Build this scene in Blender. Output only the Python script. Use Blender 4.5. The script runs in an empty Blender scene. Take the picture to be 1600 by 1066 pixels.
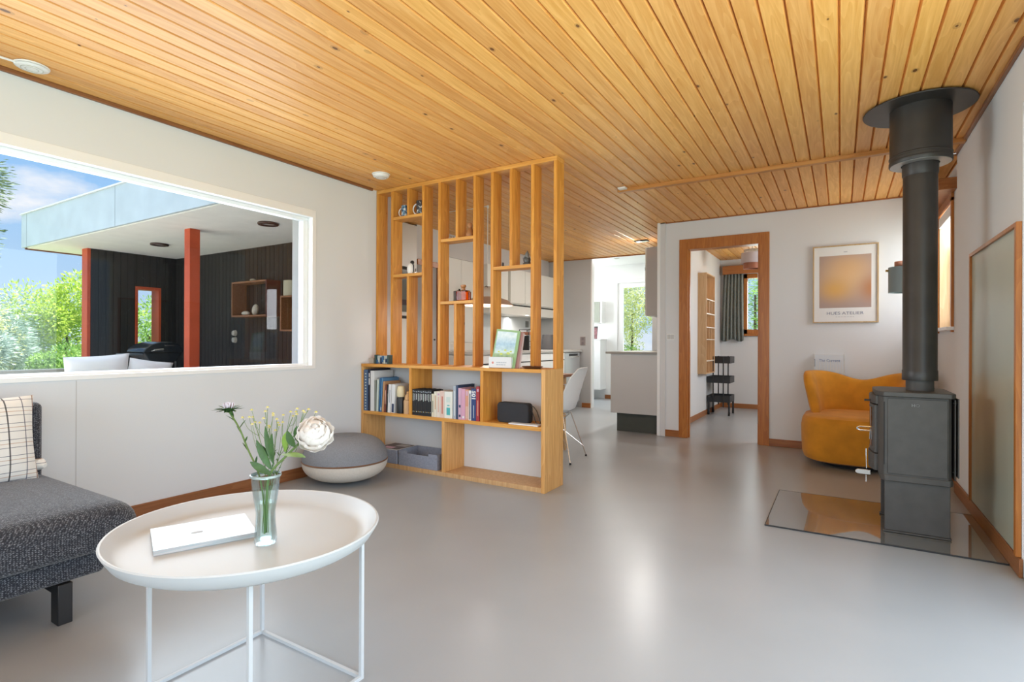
import bpy, bmesh, math, random
from mathutils import Vector, Matrix
PI = math.pi
sc = bpy.context.scene
C = sc.collection
rnd = random.Random(7)

# ------------------------------------------------------------------ camera
CAMH = 1.06
yaw, pit, rol = 0.548078, -0.0018476, 0.0037529
Fv = Vector((-math.sin(yaw)*math.cos(pit), math.cos(yaw)*math.cos(pit), -math.sin(pit)))
Rv = Vector((math.cos(yaw), math.sin(yaw), 0)); Uv = Rv.cross(Fv)
R2 = Rv*math.cos(rol)+Uv*math.sin(rol); U2 = -Rv*math.sin(rol)+Uv*math.cos(rol)
cd = bpy.data.cameras.new('camera'); cam = bpy.data.objects.new('camera', cd); C.objects.link(cam)
cam.matrix_world = Matrix(((R2.x, U2.x, -Fv.x, 0), (R2.y, U2.y, -Fv.y, 0), (R2.z, U2.z, -Fv.z, CAMH), (0, 0, 0, 1)))
cd.sensor_width = 36; cd.lens = 842.11/1600*36; cd.clip_start = 0.02; cd.clip_end = 500
sc.camera = cam

# ------------------------------------------------------------------ world, sun, daylight, exposure
sc.view_settings.view_transform = 'Standard'; sc.view_settings.look = 'None'
sc.view_settings.gamma = 1; sc.view_settings.use_curve_mapping = False
sc.view_settings.exposure = 0.10
try:
    sc.cycles.use_denoising = True
    sc.cycles.max_bounces = 14; sc.cycles.diffuse_bounces = 6; sc.cycles.glossy_bounces = 5
    sc.cycles.transmission_bounces = 10; sc.cycles.transparent_max_bounces = 24
    sc.cycles.caustics_reflective = False; sc.cycles.caustics_refractive = False
    sc.cycles.sample_clamp_indirect = 6.0
except Exception: pass
W = bpy.data.worlds.new('world'); sc.world = W; W.use_nodes = True
nt = W.node_tree; nt.nodes.clear()
def N(t, ty, **k):
    n = t.nodes.new(ty)
    for a, b in k.items():
        if a.startswith('i_'):
            n.inputs[a[2:].replace('_', ' ')].default_value = b
        else: setattr(n, a, b)
    return n
tc = N(nt, 'ShaderNodeTexCoord'); sep = N(nt, 'ShaderNodeSeparateXYZ'); nt.links.new(tc.outputs['Generated'], sep.inputs[0])
ramp = N(nt, 'ShaderNodeValToRGB'); nt.links.new(sep.outputs[2], ramp.inputs[0])
e = ramp.color_ramp.elements; e[0].position = 0.0; e[0].color = (.55, .72, .90, 1); e[1].position = .55; e[1].color = (.13, .34, .80, 1)
m = ramp.color_ramp.elements.new(.22); m.color = (.33, .60, .95, 1)
m = ramp.color_ramp.elements.new(.42); m.color = (.16, .38, .85, 1)
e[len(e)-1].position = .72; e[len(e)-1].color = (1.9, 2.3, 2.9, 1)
mp = N(nt, 'ShaderNodeMapping'); mp.inputs['Scale'].default_value = (1, 1, 2.6); mp.inputs['Location'].default_value = (.35, .1, .2)
nt.links.new(tc.outputs['Generated'], mp.inputs[0])
no = N(nt, 'ShaderNodeTexNoise', i_Scale=4.5, i_Detail=8.0, i_Roughness=.58); nt.links.new(mp.outputs[0], no.inputs['Vector'])
cr = N(nt, 'ShaderNodeValToRGB'); nt.links.new(no.outputs[0], cr.inputs[0]); cr.color_ramp.elements[0].position = .54; cr.color_ramp.elements[1].position = .72
mx = N(nt, 'ShaderNodeMixRGB'); nt.links.new(cr.outputs[0], mx.inputs[0]); nt.links.new(ramp.outputs[0], mx.inputs[1]); mx.inputs[2].default_value = (.92, .95, 1, 1)
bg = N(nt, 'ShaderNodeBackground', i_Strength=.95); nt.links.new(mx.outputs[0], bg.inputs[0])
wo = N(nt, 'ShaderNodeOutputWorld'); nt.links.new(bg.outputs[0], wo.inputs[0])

def light(name, kind, energy, loc, aim=None, size=None, color=(1, 1, 1), angle=None):
    l = bpy.data.lights.new(name, kind); l.energy = energy; l.color = color
    o = bpy.data.objects.new(name, l); C.objects.link(o); o.location = loc
    if aim is not None: o.rotation_euler = (Vector(aim)).to_track_quat('-Z', 'Y').to_euler()
    if kind == 'AREA' and size: l.shape = 'RECTANGLE'; l.size, l.size_y = size
    if angle: l.angle = angle
    return o
light('sun', 'SUN', 13.0, (0, 0, 20), aim=(-.10, -.38, -.95), color=(1, .96, .88), angle=math.radians(.6))
# added daylight lamps; rear, terrace, hall side and office side openings are assumed
light('daylight_rear_assumed', 'AREA', 78, (-1.6, -2.42, 1.25), aim=(0, 1, 0.0), size=(3.4, 2.1), color=(.80, .91, 1))
light('daylight_terrace_assumed', 'AREA', 95, (.80, .9, 1.15), aim=(-1, 0, 0.0), size=(3.6, 2.0), color=(.80, .91, 1))
light('daylight_picture_window', 'AREA', 52, (-3.78, 1.4, 1.45), aim=(1, 0, -.12), size=(2.6, 1.1), color=(.80, .91, 1))
light('daylight_side_window', 'AREA', 17, (.90, 5.74, 1.7), aim=(-1, -.12, -.1), size=(.7, .95), color=(.95, .97, 1))
light('daylight_hall_door', 'AREA', 7, (-3.1, 9.85, 1.3), aim=(0, -1, -.1), size=(.9, 1.9), color=(.90, .97, 1))
light('hall_side_fill', 'AREA', 25, (-4.62, 8.9, 1.55), aim=(1, .1, -.05), size=(.9, 1.1), color=(.92, .97, 1))  # invented fill lamp to brighten the hall
light('office_side_fill', 'AREA', 34, (.73, 7.6, 1.65), aim=(-1, .12, -.12), size=(1.1, .95), color=(.92, .97, 1))  # invented fill lamp to brighten the office
light('daylight_office_window', 'AREA', 12, (-.9, 9.62, 1.65), aim=(0, -1, -.2), size=(.8, .85), color=(.90, .97, 1))

# ------------------------------------------------------------------ materials
def newmat(name):
    m = bpy.data.materials.new(name); m.use_nodes = True; t = m.node_tree; t.nodes.clear()
    o = N(t, 'ShaderNodeOutputMaterial'); b = N(t, 'ShaderNodeBsdfPrincipled'); t.links.new(b.outputs[0], o.inputs[0])
    return m, t, b
def c4(c): return (c[0], c[1], c[2], 1)
def mat(name, col, rough=.6, metal=0, spec=.5, var=0.0, vscale=20, bump=0, bscale=60, sheen=0, trans=0, alpha=1, coat=0):
    m, t, b = newmat(name)
    b.inputs['Base Color'].default_value = c4(col); b.inputs['Roughness'].default_value = rough
    b.inputs['Metallic'].default_value = metal; b.inputs['Specular IOR Level'].default_value = spec
    b.inputs['Sheen Weight'].default_value = sheen; b.inputs['Transmission Weight'].default_value = trans
    b.inputs['Coat Weight'].default_value = coat
    if var or bump: tcn = N(t, 'ShaderNodeTexCoord')
    if var:
        n = N(t, 'ShaderNodeTexNoise', i_Scale=vscale, i_Detail=5.0); t.links.new(tcn.outputs['Object'], n.inputs['Vector'])
        r = N(t, 'ShaderNodeValToRGB'); t.links.new(n.outputs[0], r.inputs[0])
        r.color_ramp.elements[0].position = .3; r.color_ramp.elements[1].position = .7
        r.color_ramp.elements[0].color = c4([max(0, x*(1-var)) for x in col]); r.color_ramp.elements[1].color = c4([min(1, x*(1+var)) for x in col])
        t.links.new(r.outputs[0], b.inputs['Base Color'])
    if bump:
        n2 = N(t, 'ShaderNodeTexNoise', i_Scale=bscale, i_Detail=4.0); t.links.new(tcn.outputs['Object'], n2.inputs['Vector'])
        bp = N(t, 'ShaderNodeBump', i_Strength=bump, i_Distance=.004); t.links.new(n2.outputs[0], bp.inputs['Height']); t.links.new(bp.outputs[0], b.inputs['Normal'])
    return m
def wood(name, c1, c2, axis='z', rough=.45, knots=.0, scale=1.0, plank=None, spec=.35, kcol=(.10, .03, .01)):
    """pine: long streaks along axis, ring lines, sparse knots; plank = (pitch, offset) shifts the figure board by board"""
    m, t, b = newmat(name); L = t.links.new
    tcn = N(t, 'ShaderNodeTexCoord'); s = N(t, 'ShaderNodeSeparateXYZ'); L(tcn.outputs['Object'], s.inputs[0])
    ax = {'x': 0, 'y': 1, 'z': 2}[axis]; oth = [i for i in (0, 1, 2) if i != ax]
    def M(op, a, bb=None, c=None):
        n = N(t, 'ShaderNodeMath', operation=op)
        for i, v in enumerate((a, bb, c)):
            if v is None: continue
            if isinstance(v, (int, float)): n.inputs[i].default_value = v
            else: L(v, n.inputs[i])
        return n.outputs[0]
    along = s.outputs[ax]; cx = s.outputs[oth[0]]; cz = s.outputs[oth[1]]
    if plank:
        idx = M('FLOOR', M('DIVIDE', M('SUBTRACT', cx, plank[1]), plank[0]))
        wn = N(t, 'ShaderNodeTexWhiteNoise', noise_dimensions='1D'); L(idx, wn.inputs['W']); rv = wn.outputs['Value']
        along = M('ADD', along, M('MULTIPLY', rv, 37.0)); cz = M('ADD', cz, M('MULTIPLY', rv, 11.0))
    cb = N(t, 'ShaderNodeCombineXYZ'); L(M('MULTIPLY', cx, 1.0), cb.inputs[0]); L(M('MULTIPLY', cz, 1.0), cb.inputs[1]); L(M('MULTIPLY', along, .055), cb.inputs[2])
    g = N(t, 'ShaderNodeTexNoise', i_Scale=46*scale, i_Detail=5.0, i_Roughness=.6); L(cb.outputs[0], g.inputs['Vector'])
    # growth rings: contour lines of a slow noise
    cb2 = N(t, 'ShaderNodeCombineXYZ'); L(cx, cb2.inputs[0]); L(cz, cb2.inputs[1]); L(M('MULTIPLY', along, .09), cb2.inputs[2])
    g2 = N(t, 'ShaderNodeTexNoise', i_Scale=9*scale, i_Detail=1.5); L(cb2.outputs[0], g2.inputs['Vector'])
    ring = M('FRACT', M('MULTIPLY', g2.outputs[0], 14.0))
    ring = M('POWER', ring, 2.2)
    f = M('ADD', M('MULTIPLY', g.outputs[0], .80), M('MULTIPLY', ring, .17))
    r = N(t, 'ShaderNodeValToRGB'); L(f, r.inputs[0]); r.color_ramp.elements[0].position = .25; r.color_ramp.elements[1].position = .68
    r.color_ramp.elements[0].color = c4(c2); r.color_ramp.elements[1].color = c4(c1)
    col = r.outputs[0]
    if plank:
        hs = N(t, 'ShaderNodeHueSaturation'); L(col, hs.inputs['Color']); L(M('ADD', M('MULTIPLY', rv, .18), .93), hs.inputs['Value'])
        L(M('ADD', M('MULTIPLY', rv, .008), .496), hs.inputs['Hue']); col = hs.outputs[0]
    if knots:
        cb3 = N(t, 'ShaderNodeCombineXYZ'); L(M('MULTIPLY', cx, 1.0), cb3.inputs[0]); L(M('MULTIPLY', cz, 1.0), cb3.inputs[1]); L(M('MULTIPLY', along, .55), cb3.inputs[2])
        v = N(t, 'ShaderNodeTexVoronoi', i_Scale=9.5*scale); L(cb3.outputs[0], v.inputs['Vector'])
        wn2 = N(t, 'ShaderNodeSeparateXYZ'); L(v.outputs['Color'], wn2.inputs[0])
        size = M('MULTIPLY', M('POWER', wn2.outputs[0], 1.6), .098*knots)
        k = M('LESS_THAN', v.outputs['Distance'], size)
        halo = M('MULTIPLY', M('LESS_THAN', v.outputs['Distance'], M('MULTIPLY', size, 1.7)), .25)
        mx = N(t, 'ShaderNodeMixRGB'); L(M('MAXIMUM', M('MULTIPLY', k, .9), halo), mx.inputs[0]); L(col, mx.inputs[1]); mx.inputs[2].default_value = c4(kcol); col = mx.outputs[0]
    L(col, b.inputs['Base Color']); b.inputs['Roughness'].default_value = rough; b.inputs['Specular IOR Level'].default_value = spec
    bp = N(t, 'ShaderNodeBump', i_Strength=.12, i_Distance=.001); L(f, bp.inputs['Height']); L(bp.outputs[0], b.inputs['Normal'])
    return m
def glass_thin(name, tint=(1, 1, 1), refl=1.0, rough=0.0):
    m = bpy.data.materials.new(name); m.use_nodes = True; t = m.node_tree; t.nodes.clear()
    o = N(t, 'ShaderNodeOutputMaterial'); tr = N(t, 'ShaderNodeBsdfTransparent'); gl = N(t, 'ShaderNodeBsdfGlossy', i_Roughness=rough)
    tr.inputs[0].default_value = c4(tint); fr = N(t, 'ShaderNodeFresnel', i_IOR=1.5); mu = N(t, 'ShaderNodeMath', operation='MULTIPLY'); mu.inputs[1].default_value = refl
    mi = N(t, 'ShaderNodeMixShader'); t.links.new(fr.outputs[0], mu.inputs[0]); t.links.new(mu.outputs[0], mi.inputs[0])
    t.links.new(tr.outputs[0], mi.inputs[1]); t.links.new(gl.outputs[0], mi.inputs[2]); t.links.new(mi.outputs[0], o.inputs[0])
    return m
MT = {}
MT['white_wall'] = mat('painted_wall', (.705, .722, .735), .75, spec=.25, bump=.06, bscale=90)
MT['grey_wall'] = mat('grey_wall_shade_and_door', (.42, .41, .40), .7, spec=.25)  # grey holds the kitchen end wall's shade; also used on the cupboard door
MT['office_wall'] = mat('office_painted_wall', (.66, .66, .66), .8, spec=.2)
MT['white_paint'] = mat('white_gloss_paint', (.84, .84, .83), .35)
MT['white_plastic'] = mat('white_plastic', (.80, .79, .75), .4)
MT['cabinet'] = mat('cabinet_laminate', (.72, .71, .66), .35)
MT['cabinet_grey'] = mat('grey_cabinet', (.52, .51, .50), .45)
MT['dark'] = mat('dark_gap', (.015, .014, .013), .7)
MT['pine'] = wood('divider_pine', (.74, .35, .065), (.49, .18, .022), 'z', .42, knots=.55)
MT['pine_h'] = wood('divider_pine_horizontal', (.76, .40, .10), (.55, .23, .04), 'x', .42, knots=.3)
MT['pine_pale'] = wood('divider_pine_pale', (.76, .44, .17), (.55, .27, .08), 'z', .42, knots=.4)
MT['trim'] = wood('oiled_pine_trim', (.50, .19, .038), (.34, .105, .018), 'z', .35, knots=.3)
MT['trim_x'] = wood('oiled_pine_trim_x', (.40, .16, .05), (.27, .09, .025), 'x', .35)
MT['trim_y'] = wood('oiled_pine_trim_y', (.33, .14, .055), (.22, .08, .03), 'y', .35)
MT['ceil'] = wood('ceiling_boards', (.84, .46, .155), (.66, .30, .07), 'y', .42, knots=1.0, plank=(.0933, -.291-.0045), spec=.3)
MT['birch'] = wood('birch_ply', (.66, .44, .25), (.52, .31, .15), 'z', .5)
MT['birch_x'] = wood('light_wood', (.66, .43, .22), (.50, .28, .12), 'z', .5)
MT['oak'] = wood('brown_table_wood', (.30, .13, .06), (.2, .08, .03), 'x', .4)
MT['red_paint'] = mat('red_post_paint', (.56, .075, .02), .5, var=.12, vscale=3)
MT['fascia'] = mat('grey_blue_fascia', (.52, .60, .63), .7, var=.07, vscale=3)
MT['soffit'] = mat('white_soffit', (.90, .88, .82), .7, var=.03, vscale=5)
MT['chrome'] = mat('chrome', (.75, .74, .72), .18, metal=1)
MT['steel_black'] = mat('stove_iron', (.064, .059, .054), .55, spec=.45, var=.12, vscale=14, bump=.08, bscale=250)
MT['pipe_black'] = mat('pipe_enamel', (.030, .026, .023), .42, spec=.5, var=.25, vscale=6)
MT['black'] = mat('black_plastic', (.018, .018, .019), .45)
MT['black_matte'] = mat('black_matte', (.01, .01, .01), .8)
MT['foliage_soil'] = mat('soil', (.05, .035, .02), .9)

def boards_dark():
    m, t, b = newmat('black_stained_boards'); L = t.links.new
    tcn = N(t, 'ShaderNodeTexCoord'); n = N(t, 'ShaderNodeTexNoise', i_Scale=3.0, i_Detail=6.0)
    mp = N(t, 'ShaderNodeMapping'); mp.inputs['Scale'].default_value = (8, 8, .5); L(tcn.outputs['Object'], mp.inputs[0]); L(mp.outputs[0], n.inputs['Vector'])
    r = N(t, 'ShaderNodeValToRGB'); L(n.outputs[0], r.inputs[0]); r.color_ramp.elements[0].position = .3; r.color_ramp.elements[1].position = .75
    r.color_ramp.elements[0].color = (.004, .004, .004, 1); r.color_ramp.elements[1].color = (.014, .013, .011, 1)
    L(r.outputs[0], b.inputs['Base Color']); b.inputs['Roughness'].default_value = .7
    return m
MT['black_boards'] = boards_dark()
def floor_mat():
    m, t, b = newmat('poured_grey_floor'); L = t.links.new
    tcn = N(t, 'ShaderNodeTexCoord'); n = N(t, 'ShaderNodeTexNoise', i_Scale=1.6, i_Detail=3.0, i_Roughness=.5, i_Distortion=.3); L(tcn.outputs['Object'], n.inputs['Vector'])
    r = N(t, 'ShaderNodeValToRGB'); L(n.outputs[0], r.inputs[0]); r.color_ramp.elements[0].position = .3; r.color_ramp.elements[1].position = .7
    r.color_ramp.elements[0].color = (.325, .338, .348, 1); r.color_ramp.elements[1].color = (.36, .373, .383, 1); L(r.outputs[0], b.inputs['Base Color'])
    b.inputs['Roughness'].default_value = .28; b.inputs['Specular IOR Level'].default_value = .5
    return m
MT['floor'] = floor_mat()
MT['pane'] = glass_thin('window_pane', refl=.4)
MT['vase'] = None
def tweed():
    m, t, b = newmat('dark_grey_tweed'); L = t.links.new
    tcn = N(t, 'ShaderNodeTexCoord'); mp = N(t, 'ShaderNodeMapping'); mp.inputs['Rotation'].default_value = (.5, .6, .78); mp.inputs['Scale'].default_value = (1, .7, 1); L(tcn.outputs['Object'], mp.inputs[0])
    v = N(t, 'ShaderNodeTexVoronoi', i_Scale=210.0, i_Randomness=.45); L(mp.outputs[0], v.inputs['Vector'])
    s = N(t, 'ShaderNodeSeparateXYZ'); L(v.outputs['Color'], s.inputs[0])
    iv = N(t, 'ShaderNodeMath', operation='SUBTRACT'); iv.inputs[0].default_value = 1.0; L(v.outputs['Distance'], iv.inputs[1])
    pw = N(t, 'ShaderNodeMath', operation='POWER'); L(iv.outputs[0], pw.inputs[0]); pw.inputs[1].default_value = 2.2
    ad = N(t, 'ShaderNodeMath', operation='MULTIPLY_ADD'); L(s.outputs[0], ad.inputs[0]); ad.inputs[1].default_value = .55; ad.inputs[2].default_value = .5
    mu = N(t, 'ShaderNodeMath', operation='MULTIPLY'); L(pw.outputs[0], mu.inputs[0]); L(ad.outputs[0], mu.inputs[1])
    r = N(t, 'ShaderNodeValToRGB'); L(mu.outputs[0], r.inputs[0]); r.color_ramp.elements[0].position = .12; r.color_ramp.elements[1].position = .70
    r.color_ramp.elements[0].color = (.028, .030, .038, 1); r.color_ramp.elements[1].color = (.27, .28, .31, 1)
    L(r.outputs[0], b.inputs['Base Color']); b.inputs['Roughness'].default_value = .95; b.inputs['Specular IOR Level'].default_value = .1
    b.inputs['Sheen Weight'].default_value = .25
    bp = N(t, 'ShaderNodeBump', i_Strength=.5, i_Distance=.003); L(mu.outputs[0], bp.inputs['Height']); L(bp.outputs[0], b.inputs['Normal'])
    return m
MT['tweed'] = tweed()
def plaid():
    m, t, b = newmat('plaid_pillow_cloth'); L = t.links.new
    tcn = N(t, 'ShaderNodeTexCoord'); s = N(t, 'ShaderNodeSeparateXYZ'); L(tcn.outputs['Object'], s.inputs[0])
    col = None
    def stripes(src, per, off, w, colr, prev):
        a = N(t, 'ShaderNodeMath', operation='ADD'); L(src, a.inputs[0]); a.inputs[1].default_value = off+10*per
        d = N(t, 'ShaderNodeMath', operation='DIVIDE'); L(a.outputs[0], d.inputs[0]); d.inputs[1].default_value = per
        f = N(t, 'ShaderNodeMath', operation='FRACT'); L(d.outputs[0], f.inputs[0])
        l = N(t, 'ShaderNodeMath', operation='LESS_THAN'); L(f.outputs[0], l.inputs[0]); l.inputs[1].default_value = w/per
        mu = N(t, 'ShaderNodeMath', operation='MULTIPLY'); L(l.outputs[0], mu.inputs[0]); mu.inputs[1].default_value = .85
        mx = N(t, 'ShaderNodeMixRGB'); L(mu.outputs[0], mx.inputs[0])
        if prev is None: mx.inputs[1].default_value = (.82, .80, .76, 1)
        else: L(prev, mx.inputs[1])
        mx.inputs[2].default_value = c4(colr); return mx.outputs[0]
    p = stripes(s.outputs[2], .036, .0, .0026, (.12, .13, .17), None)
    p = stripes(s.outputs[2], .072, .018, .003, (.55, .38, .27), p)
    p = stripes(s.outputs[0], .16, .02, .006, (.03, .03, .035), p)
    p = stripes(s.outputs[0], .16, .07, .005, (.30, .17, .12), p)
    p = stripes(s.outputs[0], .16, .115, .004, (.10, .11, .15), p)
    L(p, b.inputs['Base Color']); b.inputs['Roughness'].default_value = .95; b.inputs['Specular IOR Level'].default_value = .1
    return m
MT['plaid'] = plaid()
MT['velvet'] = mat('mustard_velvet', (.60, .255, .022), .75, spec=.15, sheen=.12, var=.12, vscale=9, bump=.1, bscale=400)
MT['pouf_grey'] = mat('pouf_grey_wool', (.235, .245, .265), .95, spec=.1, var=.10, vscale=120, bump=.2, bscale=500)
MT['pouf_cream'] = mat('pouf_cream_wool', (.62, .57, .50), .95, spec=.1, var=.06, vscale=120, bump=.2, bscale=500)
MT['piping'] = mat('tan_piping', (.32, .17, .10), .8)

# ------------------------------------------------------------------ mesh helpers
class MB:
    def __init__(s): s.v = []; s.f = []; s.m = []
    def add(s, vs, fs, mi=0):
        o = len(s.v); s.v += [tuple(p) for p in vs]; s.f += [tuple(i+o for i in f) for f in fs]; s.m += [mi]*len(fs); return s
    def box(s, x0, x1, y0, y1, z0, z1, mi=0):
        if x0 > x1: x0, x1 = x1, x0
        if y0 > y1: y0, y1 = y1, y0
        if z0 > z1: z0, z1 = z1, z0
        v = [(x0, y0, z0), (x1, y0, z0), (x1, y1, z0), (x0, y1, z0), (x0, y0, z1), (x1, y0, z1), (x1, y1, z1), (x0, y1, z1)]
        return s.add(v, [(0, 3, 2, 1), (4, 5, 6, 7), (0, 1, 5, 4), (1, 2, 6, 5), (2, 3, 7, 6), (3, 0, 4, 7)], mi)
    def prism(s, poly, axis, a, b, mi=0):
        n = len(poly)
        def P(p, h): return {'x': (h, p[0], p[1]), 'y': (p[0], h, p[1]), 'z': (p[0], p[1], h)}[axis]
        v = [P(p, a) for p in poly]+[P(p, b) for p in poly]
        return s.add(v, [tuple(range(n)), tuple(range(2*n-1, n-1, -1))]+[(i, (i+1) % n+n if 0 else i+n, (i+1) % n+n, (i+1) % n) for i in range(n)], mi)
    def cyl(s, p0, p1, r0, r1=None, n=16, mi=0, caps=True):
        return s.tube([p0, p1], [r0, r1 if r1 is not None else r0], n, mi, caps)
    def tube(s, pts, r, n=8, mi=0, caps=True):
        pts = [Vector(p) for p in pts]; k = len(pts)
        rs = list(r) if isinstance(r, (list, tuple)) else [r]*k
        t0 = (pts[1]-pts[0]).normalized(); up = Vector((0, 0, 1)) if abs(t0.z) < .9 else Vector((1, 0, 0))
        a = t0.cross(up).normalized(); vs = []; fs = []
        for i, p in enumerate(pts):
            t = (pts[min(i+1, k-1)]-pts[max(i-1, 0)]).normalized()
            a = (a-t*a.dot(t)).normalized(); b = t.cross(a)
            vs += [p+(a*math.cos(2*PI*j/n)+b*math.sin(2*PI*j/n))*rs[i] for j in range(n)]
        for i in range(k-1):
            for j in range(n): fs.append((i*n+j, i*n+(j+1) % n, (i+1)*n+(j+1) % n, (i+1)*n+j))
        if caps: fs += [tuple(range(n-1, -1, -1)), tuple((k-1)*n+j for j in range(n))]
        return s.add(vs, fs, mi)
    def lathe(s, prof, c=(0, 0, 0), n=32, mi=0, sx=1, sy=1, close=False, ripple=None):
        vs = []; fs = []; k = len(prof)
        for q, (r, z) in enumerate(prof):
            for j in range(n):
                a = 2*PI*j/n; rr = r*(1+(ripple(a, z) if ripple else 0))
                vs.append((c[0]+rr*math.cos(a)*sx, c[1]+rr*math.sin(a)*sy, c[2]+z))
        for i in range(k-1):
            for j in range(n): fs.append((i*n+j, i*n+(j+1) % n, (i+1)*n+(j+1) % n, (i+1)*n+j))
        if close:
            for j in range(n): fs.append(((k-1)*n+j, (k-1)*n+(j+1) % n, (j+1) % n, j))
        else:
            if prof[0][0] > 1e-6: fs.append(tuple(range(n-1, -1, -1)))
            if prof[-1][0] > 1e-6: fs.append(tuple((k-1)*n+j for j in range(n)))
        return s.add(vs, fs, mi)
    def grid(s, fn, nu, nv, mi=0, cu=False, cv=False):
        vs = [fn(i/(nu if cu else nu-1), j/(nv if cv else nv-1)) for i in range(nu) for j in range(nv)]; fs = []
        for i in range(nu if cu else nu-1):
            for j in range(nv if cv else nv-1):
                fs.append((i*nv+j, ((i+1) % nu)*nv+j, ((i+1) % nu)*nv+(j+1) % nv, i*nv+(j+1) % nv))
        return s.add(vs, fs, mi)
    def xf(s, Mx): s.v = [tuple(Mx @ Vector(p)) for p in s.v]; return s
    def build(s, name, mats, parent=None, loc=None, bevel=0, seg=2, smooth=None, sub=0, keep=False, rot=None):
        """vertices are world coordinates: they are shifted into the frame of the parent (or of loc)"""
        if not isinstance(mats, (list, tuple)): mats = [mats]
        off = Vector((0, 0, 0))
        if not keep:
            if parent is not None:
                q = parent
                while q is not None: off += q.location; q = q.parent
            elif loc is not None: off = Vector(loc)
        me = bpy.data.meshes.new(name); me.from_pydata([tuple(Vector(p)-off) for p in s.v], [], s.f); me.update()
        for m_ in mats: me.materials.append(m_)
        me.polygons.foreach_set('material_index', s.m)
        bmm = bmesh.new(); bmm.from_mesh(me); bmesh.ops.recalc_face_normals(bmm, faces=bmm.faces); bmm.to_mesh(me); bmm.free()
        o = bpy.data.objects.new(name, me); C.objects.link(o)
        if parent is not None: o.parent = parent
        elif loc is not None: o.location = loc
        if rot: o.rotation_euler = rot
        if bevel:
            md = o.modifiers.new('bevel', 'BEVEL'); md.width = bevel; md.segments = seg; md.limit_method = 'ANGLE'; md.angle_limit = .6
        if sub:
            md = o.modifiers.new('sub', 'SUBSURF'); md.levels = sub; md.render_levels = sub
        if smooth is None: smooth = bevel > 0 or sub > 0
        if smooth:
            me.polygons.foreach_set('use_smooth', [True]*len(me.polygons))
            if not sub: me.set_sharp_from_angle(angle=math.radians(38))
        return o
def box(*a): return MB().box(*a)
def tag(o, label, cat, group=None):
    o['label'] = label; o['category'] = cat
    if group: o['group'] = group
    return o
def root(name, label, cat, loc, group=None, rz=0):
    o = bpy.data.objects.new(name, None); C.objects.link(o); o.location = loc; o.rotation_euler = (0, 0, rz); o.empty_display_size = .1
    return tag(o, label, cat, group)
def struct(o): o['kind'] = 'structure'; return o
def sroot(name, loc=(0, 0, 0)):
    o = bpy.data.objects.new(name, None); C.objects.link(o); o.location = loc; o['kind'] = 'structure'; return o
def dup(o, loc, rz=None, label=None, group=None):
    def cp(a, par):
        b = a.copy(); C.objects.link(b); b.parent = par
        for ch in a.children: cp(ch, b)
        return b
    r = cp(o, None); r.location = loc
    if rz is not None: r.rotation_euler = (0, 0, rz)
    if label: r['label'] = label
    if group: r['group'] = group
    return r
def text(s, name, size, m, Mx, parent=None, extrude=.0008, align='LEFT', sx=1.0, bold=0.0):
    """lettering as a mesh; Mx maps the text plane (x right, y up) into the world"""
    cu = bpy.data.curves.new(name, 'FONT'); cu.body = s; cu.size = size; cu.extrude = extrude; cu.align_x = align; cu.offset = bold
    to = bpy.data.objects.new(name, cu); C.objects.link(to); dg = bpy.context.evaluated_depsgraph_get()
    me = bpy.data.meshes.new_from_object(to.evaluated_get(dg)); bpy.data.objects.remove(to)
    off = Vector((0, 0, 0)); q = parent
    while q is not None: off += q.location; q = q.parent
    for v in me.vertices: v.co = (Mx @ Vector((v.co.x*sx, v.co.y, v.co.z)))-off
    o = bpy.data.objects.new(name, me); C.objects.link(o); me.materials.clear(); me.materials.append(m); o.parent = parent
    return o
def frame_m(origin, xd, yd):
    xd = Vector(xd).normalized(); yd = Vector(yd).normalized(); zd = xd.cross(yd)
    return Matrix(((xd.x, yd.x, zd.x, origin[0]), (xd.y, yd.y, zd.y, origin[1]), (xd.z, yd.z, zd.z, origin[2]), (0, 0, 0, 1)))

XL, XR, YB, CZ = -3.58, .704, 6.134, 2.42
# ================================================================== THE SETTING
struct(box(-4.75, 1.1, -2.5, 9.78, -.12, 0).build('floor', MT['floor']))
# boarded ceiling: every board is a raised flat with a V groove beside it
def plank_ceiling(name, x0, x1, y0, y1, z=CZ):
    mb = MB(); p = .0933; k0 = math.floor((x0+.291)/p); x = -.291+k0*p; prof = []
    while x < x1:
        a, b = max(x+.0045, x0), min(x+p-.0045, x1)
        if b > a: prof += [(max(x, x0), z+.017), (a, z+.006), (a+.003, z), (b-.003, z), (b, z+.006)]
        x += p
    prof.append((x1, z+.017)); prof += [(x1, z+.03), (x0, z+.03)]
    return struct(mb.prism(prof, 'y', y0, y1).build(name, MT['ceil']))
plank_ceiling('ceiling', -4.6, XR+.3, -2.5, 8.12)
plank_ceiling('ceiling_office', -1.79, 1.0, 8.12, 9.5)
struct(box(-4.75, -1.79, 8.12, 9.8, 2.50, 2.54).build('ceiling_hall', MT['white_paint']))
struct(box(-5.0, 1.6, -3.0, 10.2, 2.56, 2.78).build('roof_sun_block', MT['fascia']))  # unseen; overhang added to keep sun out of the windows
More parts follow.
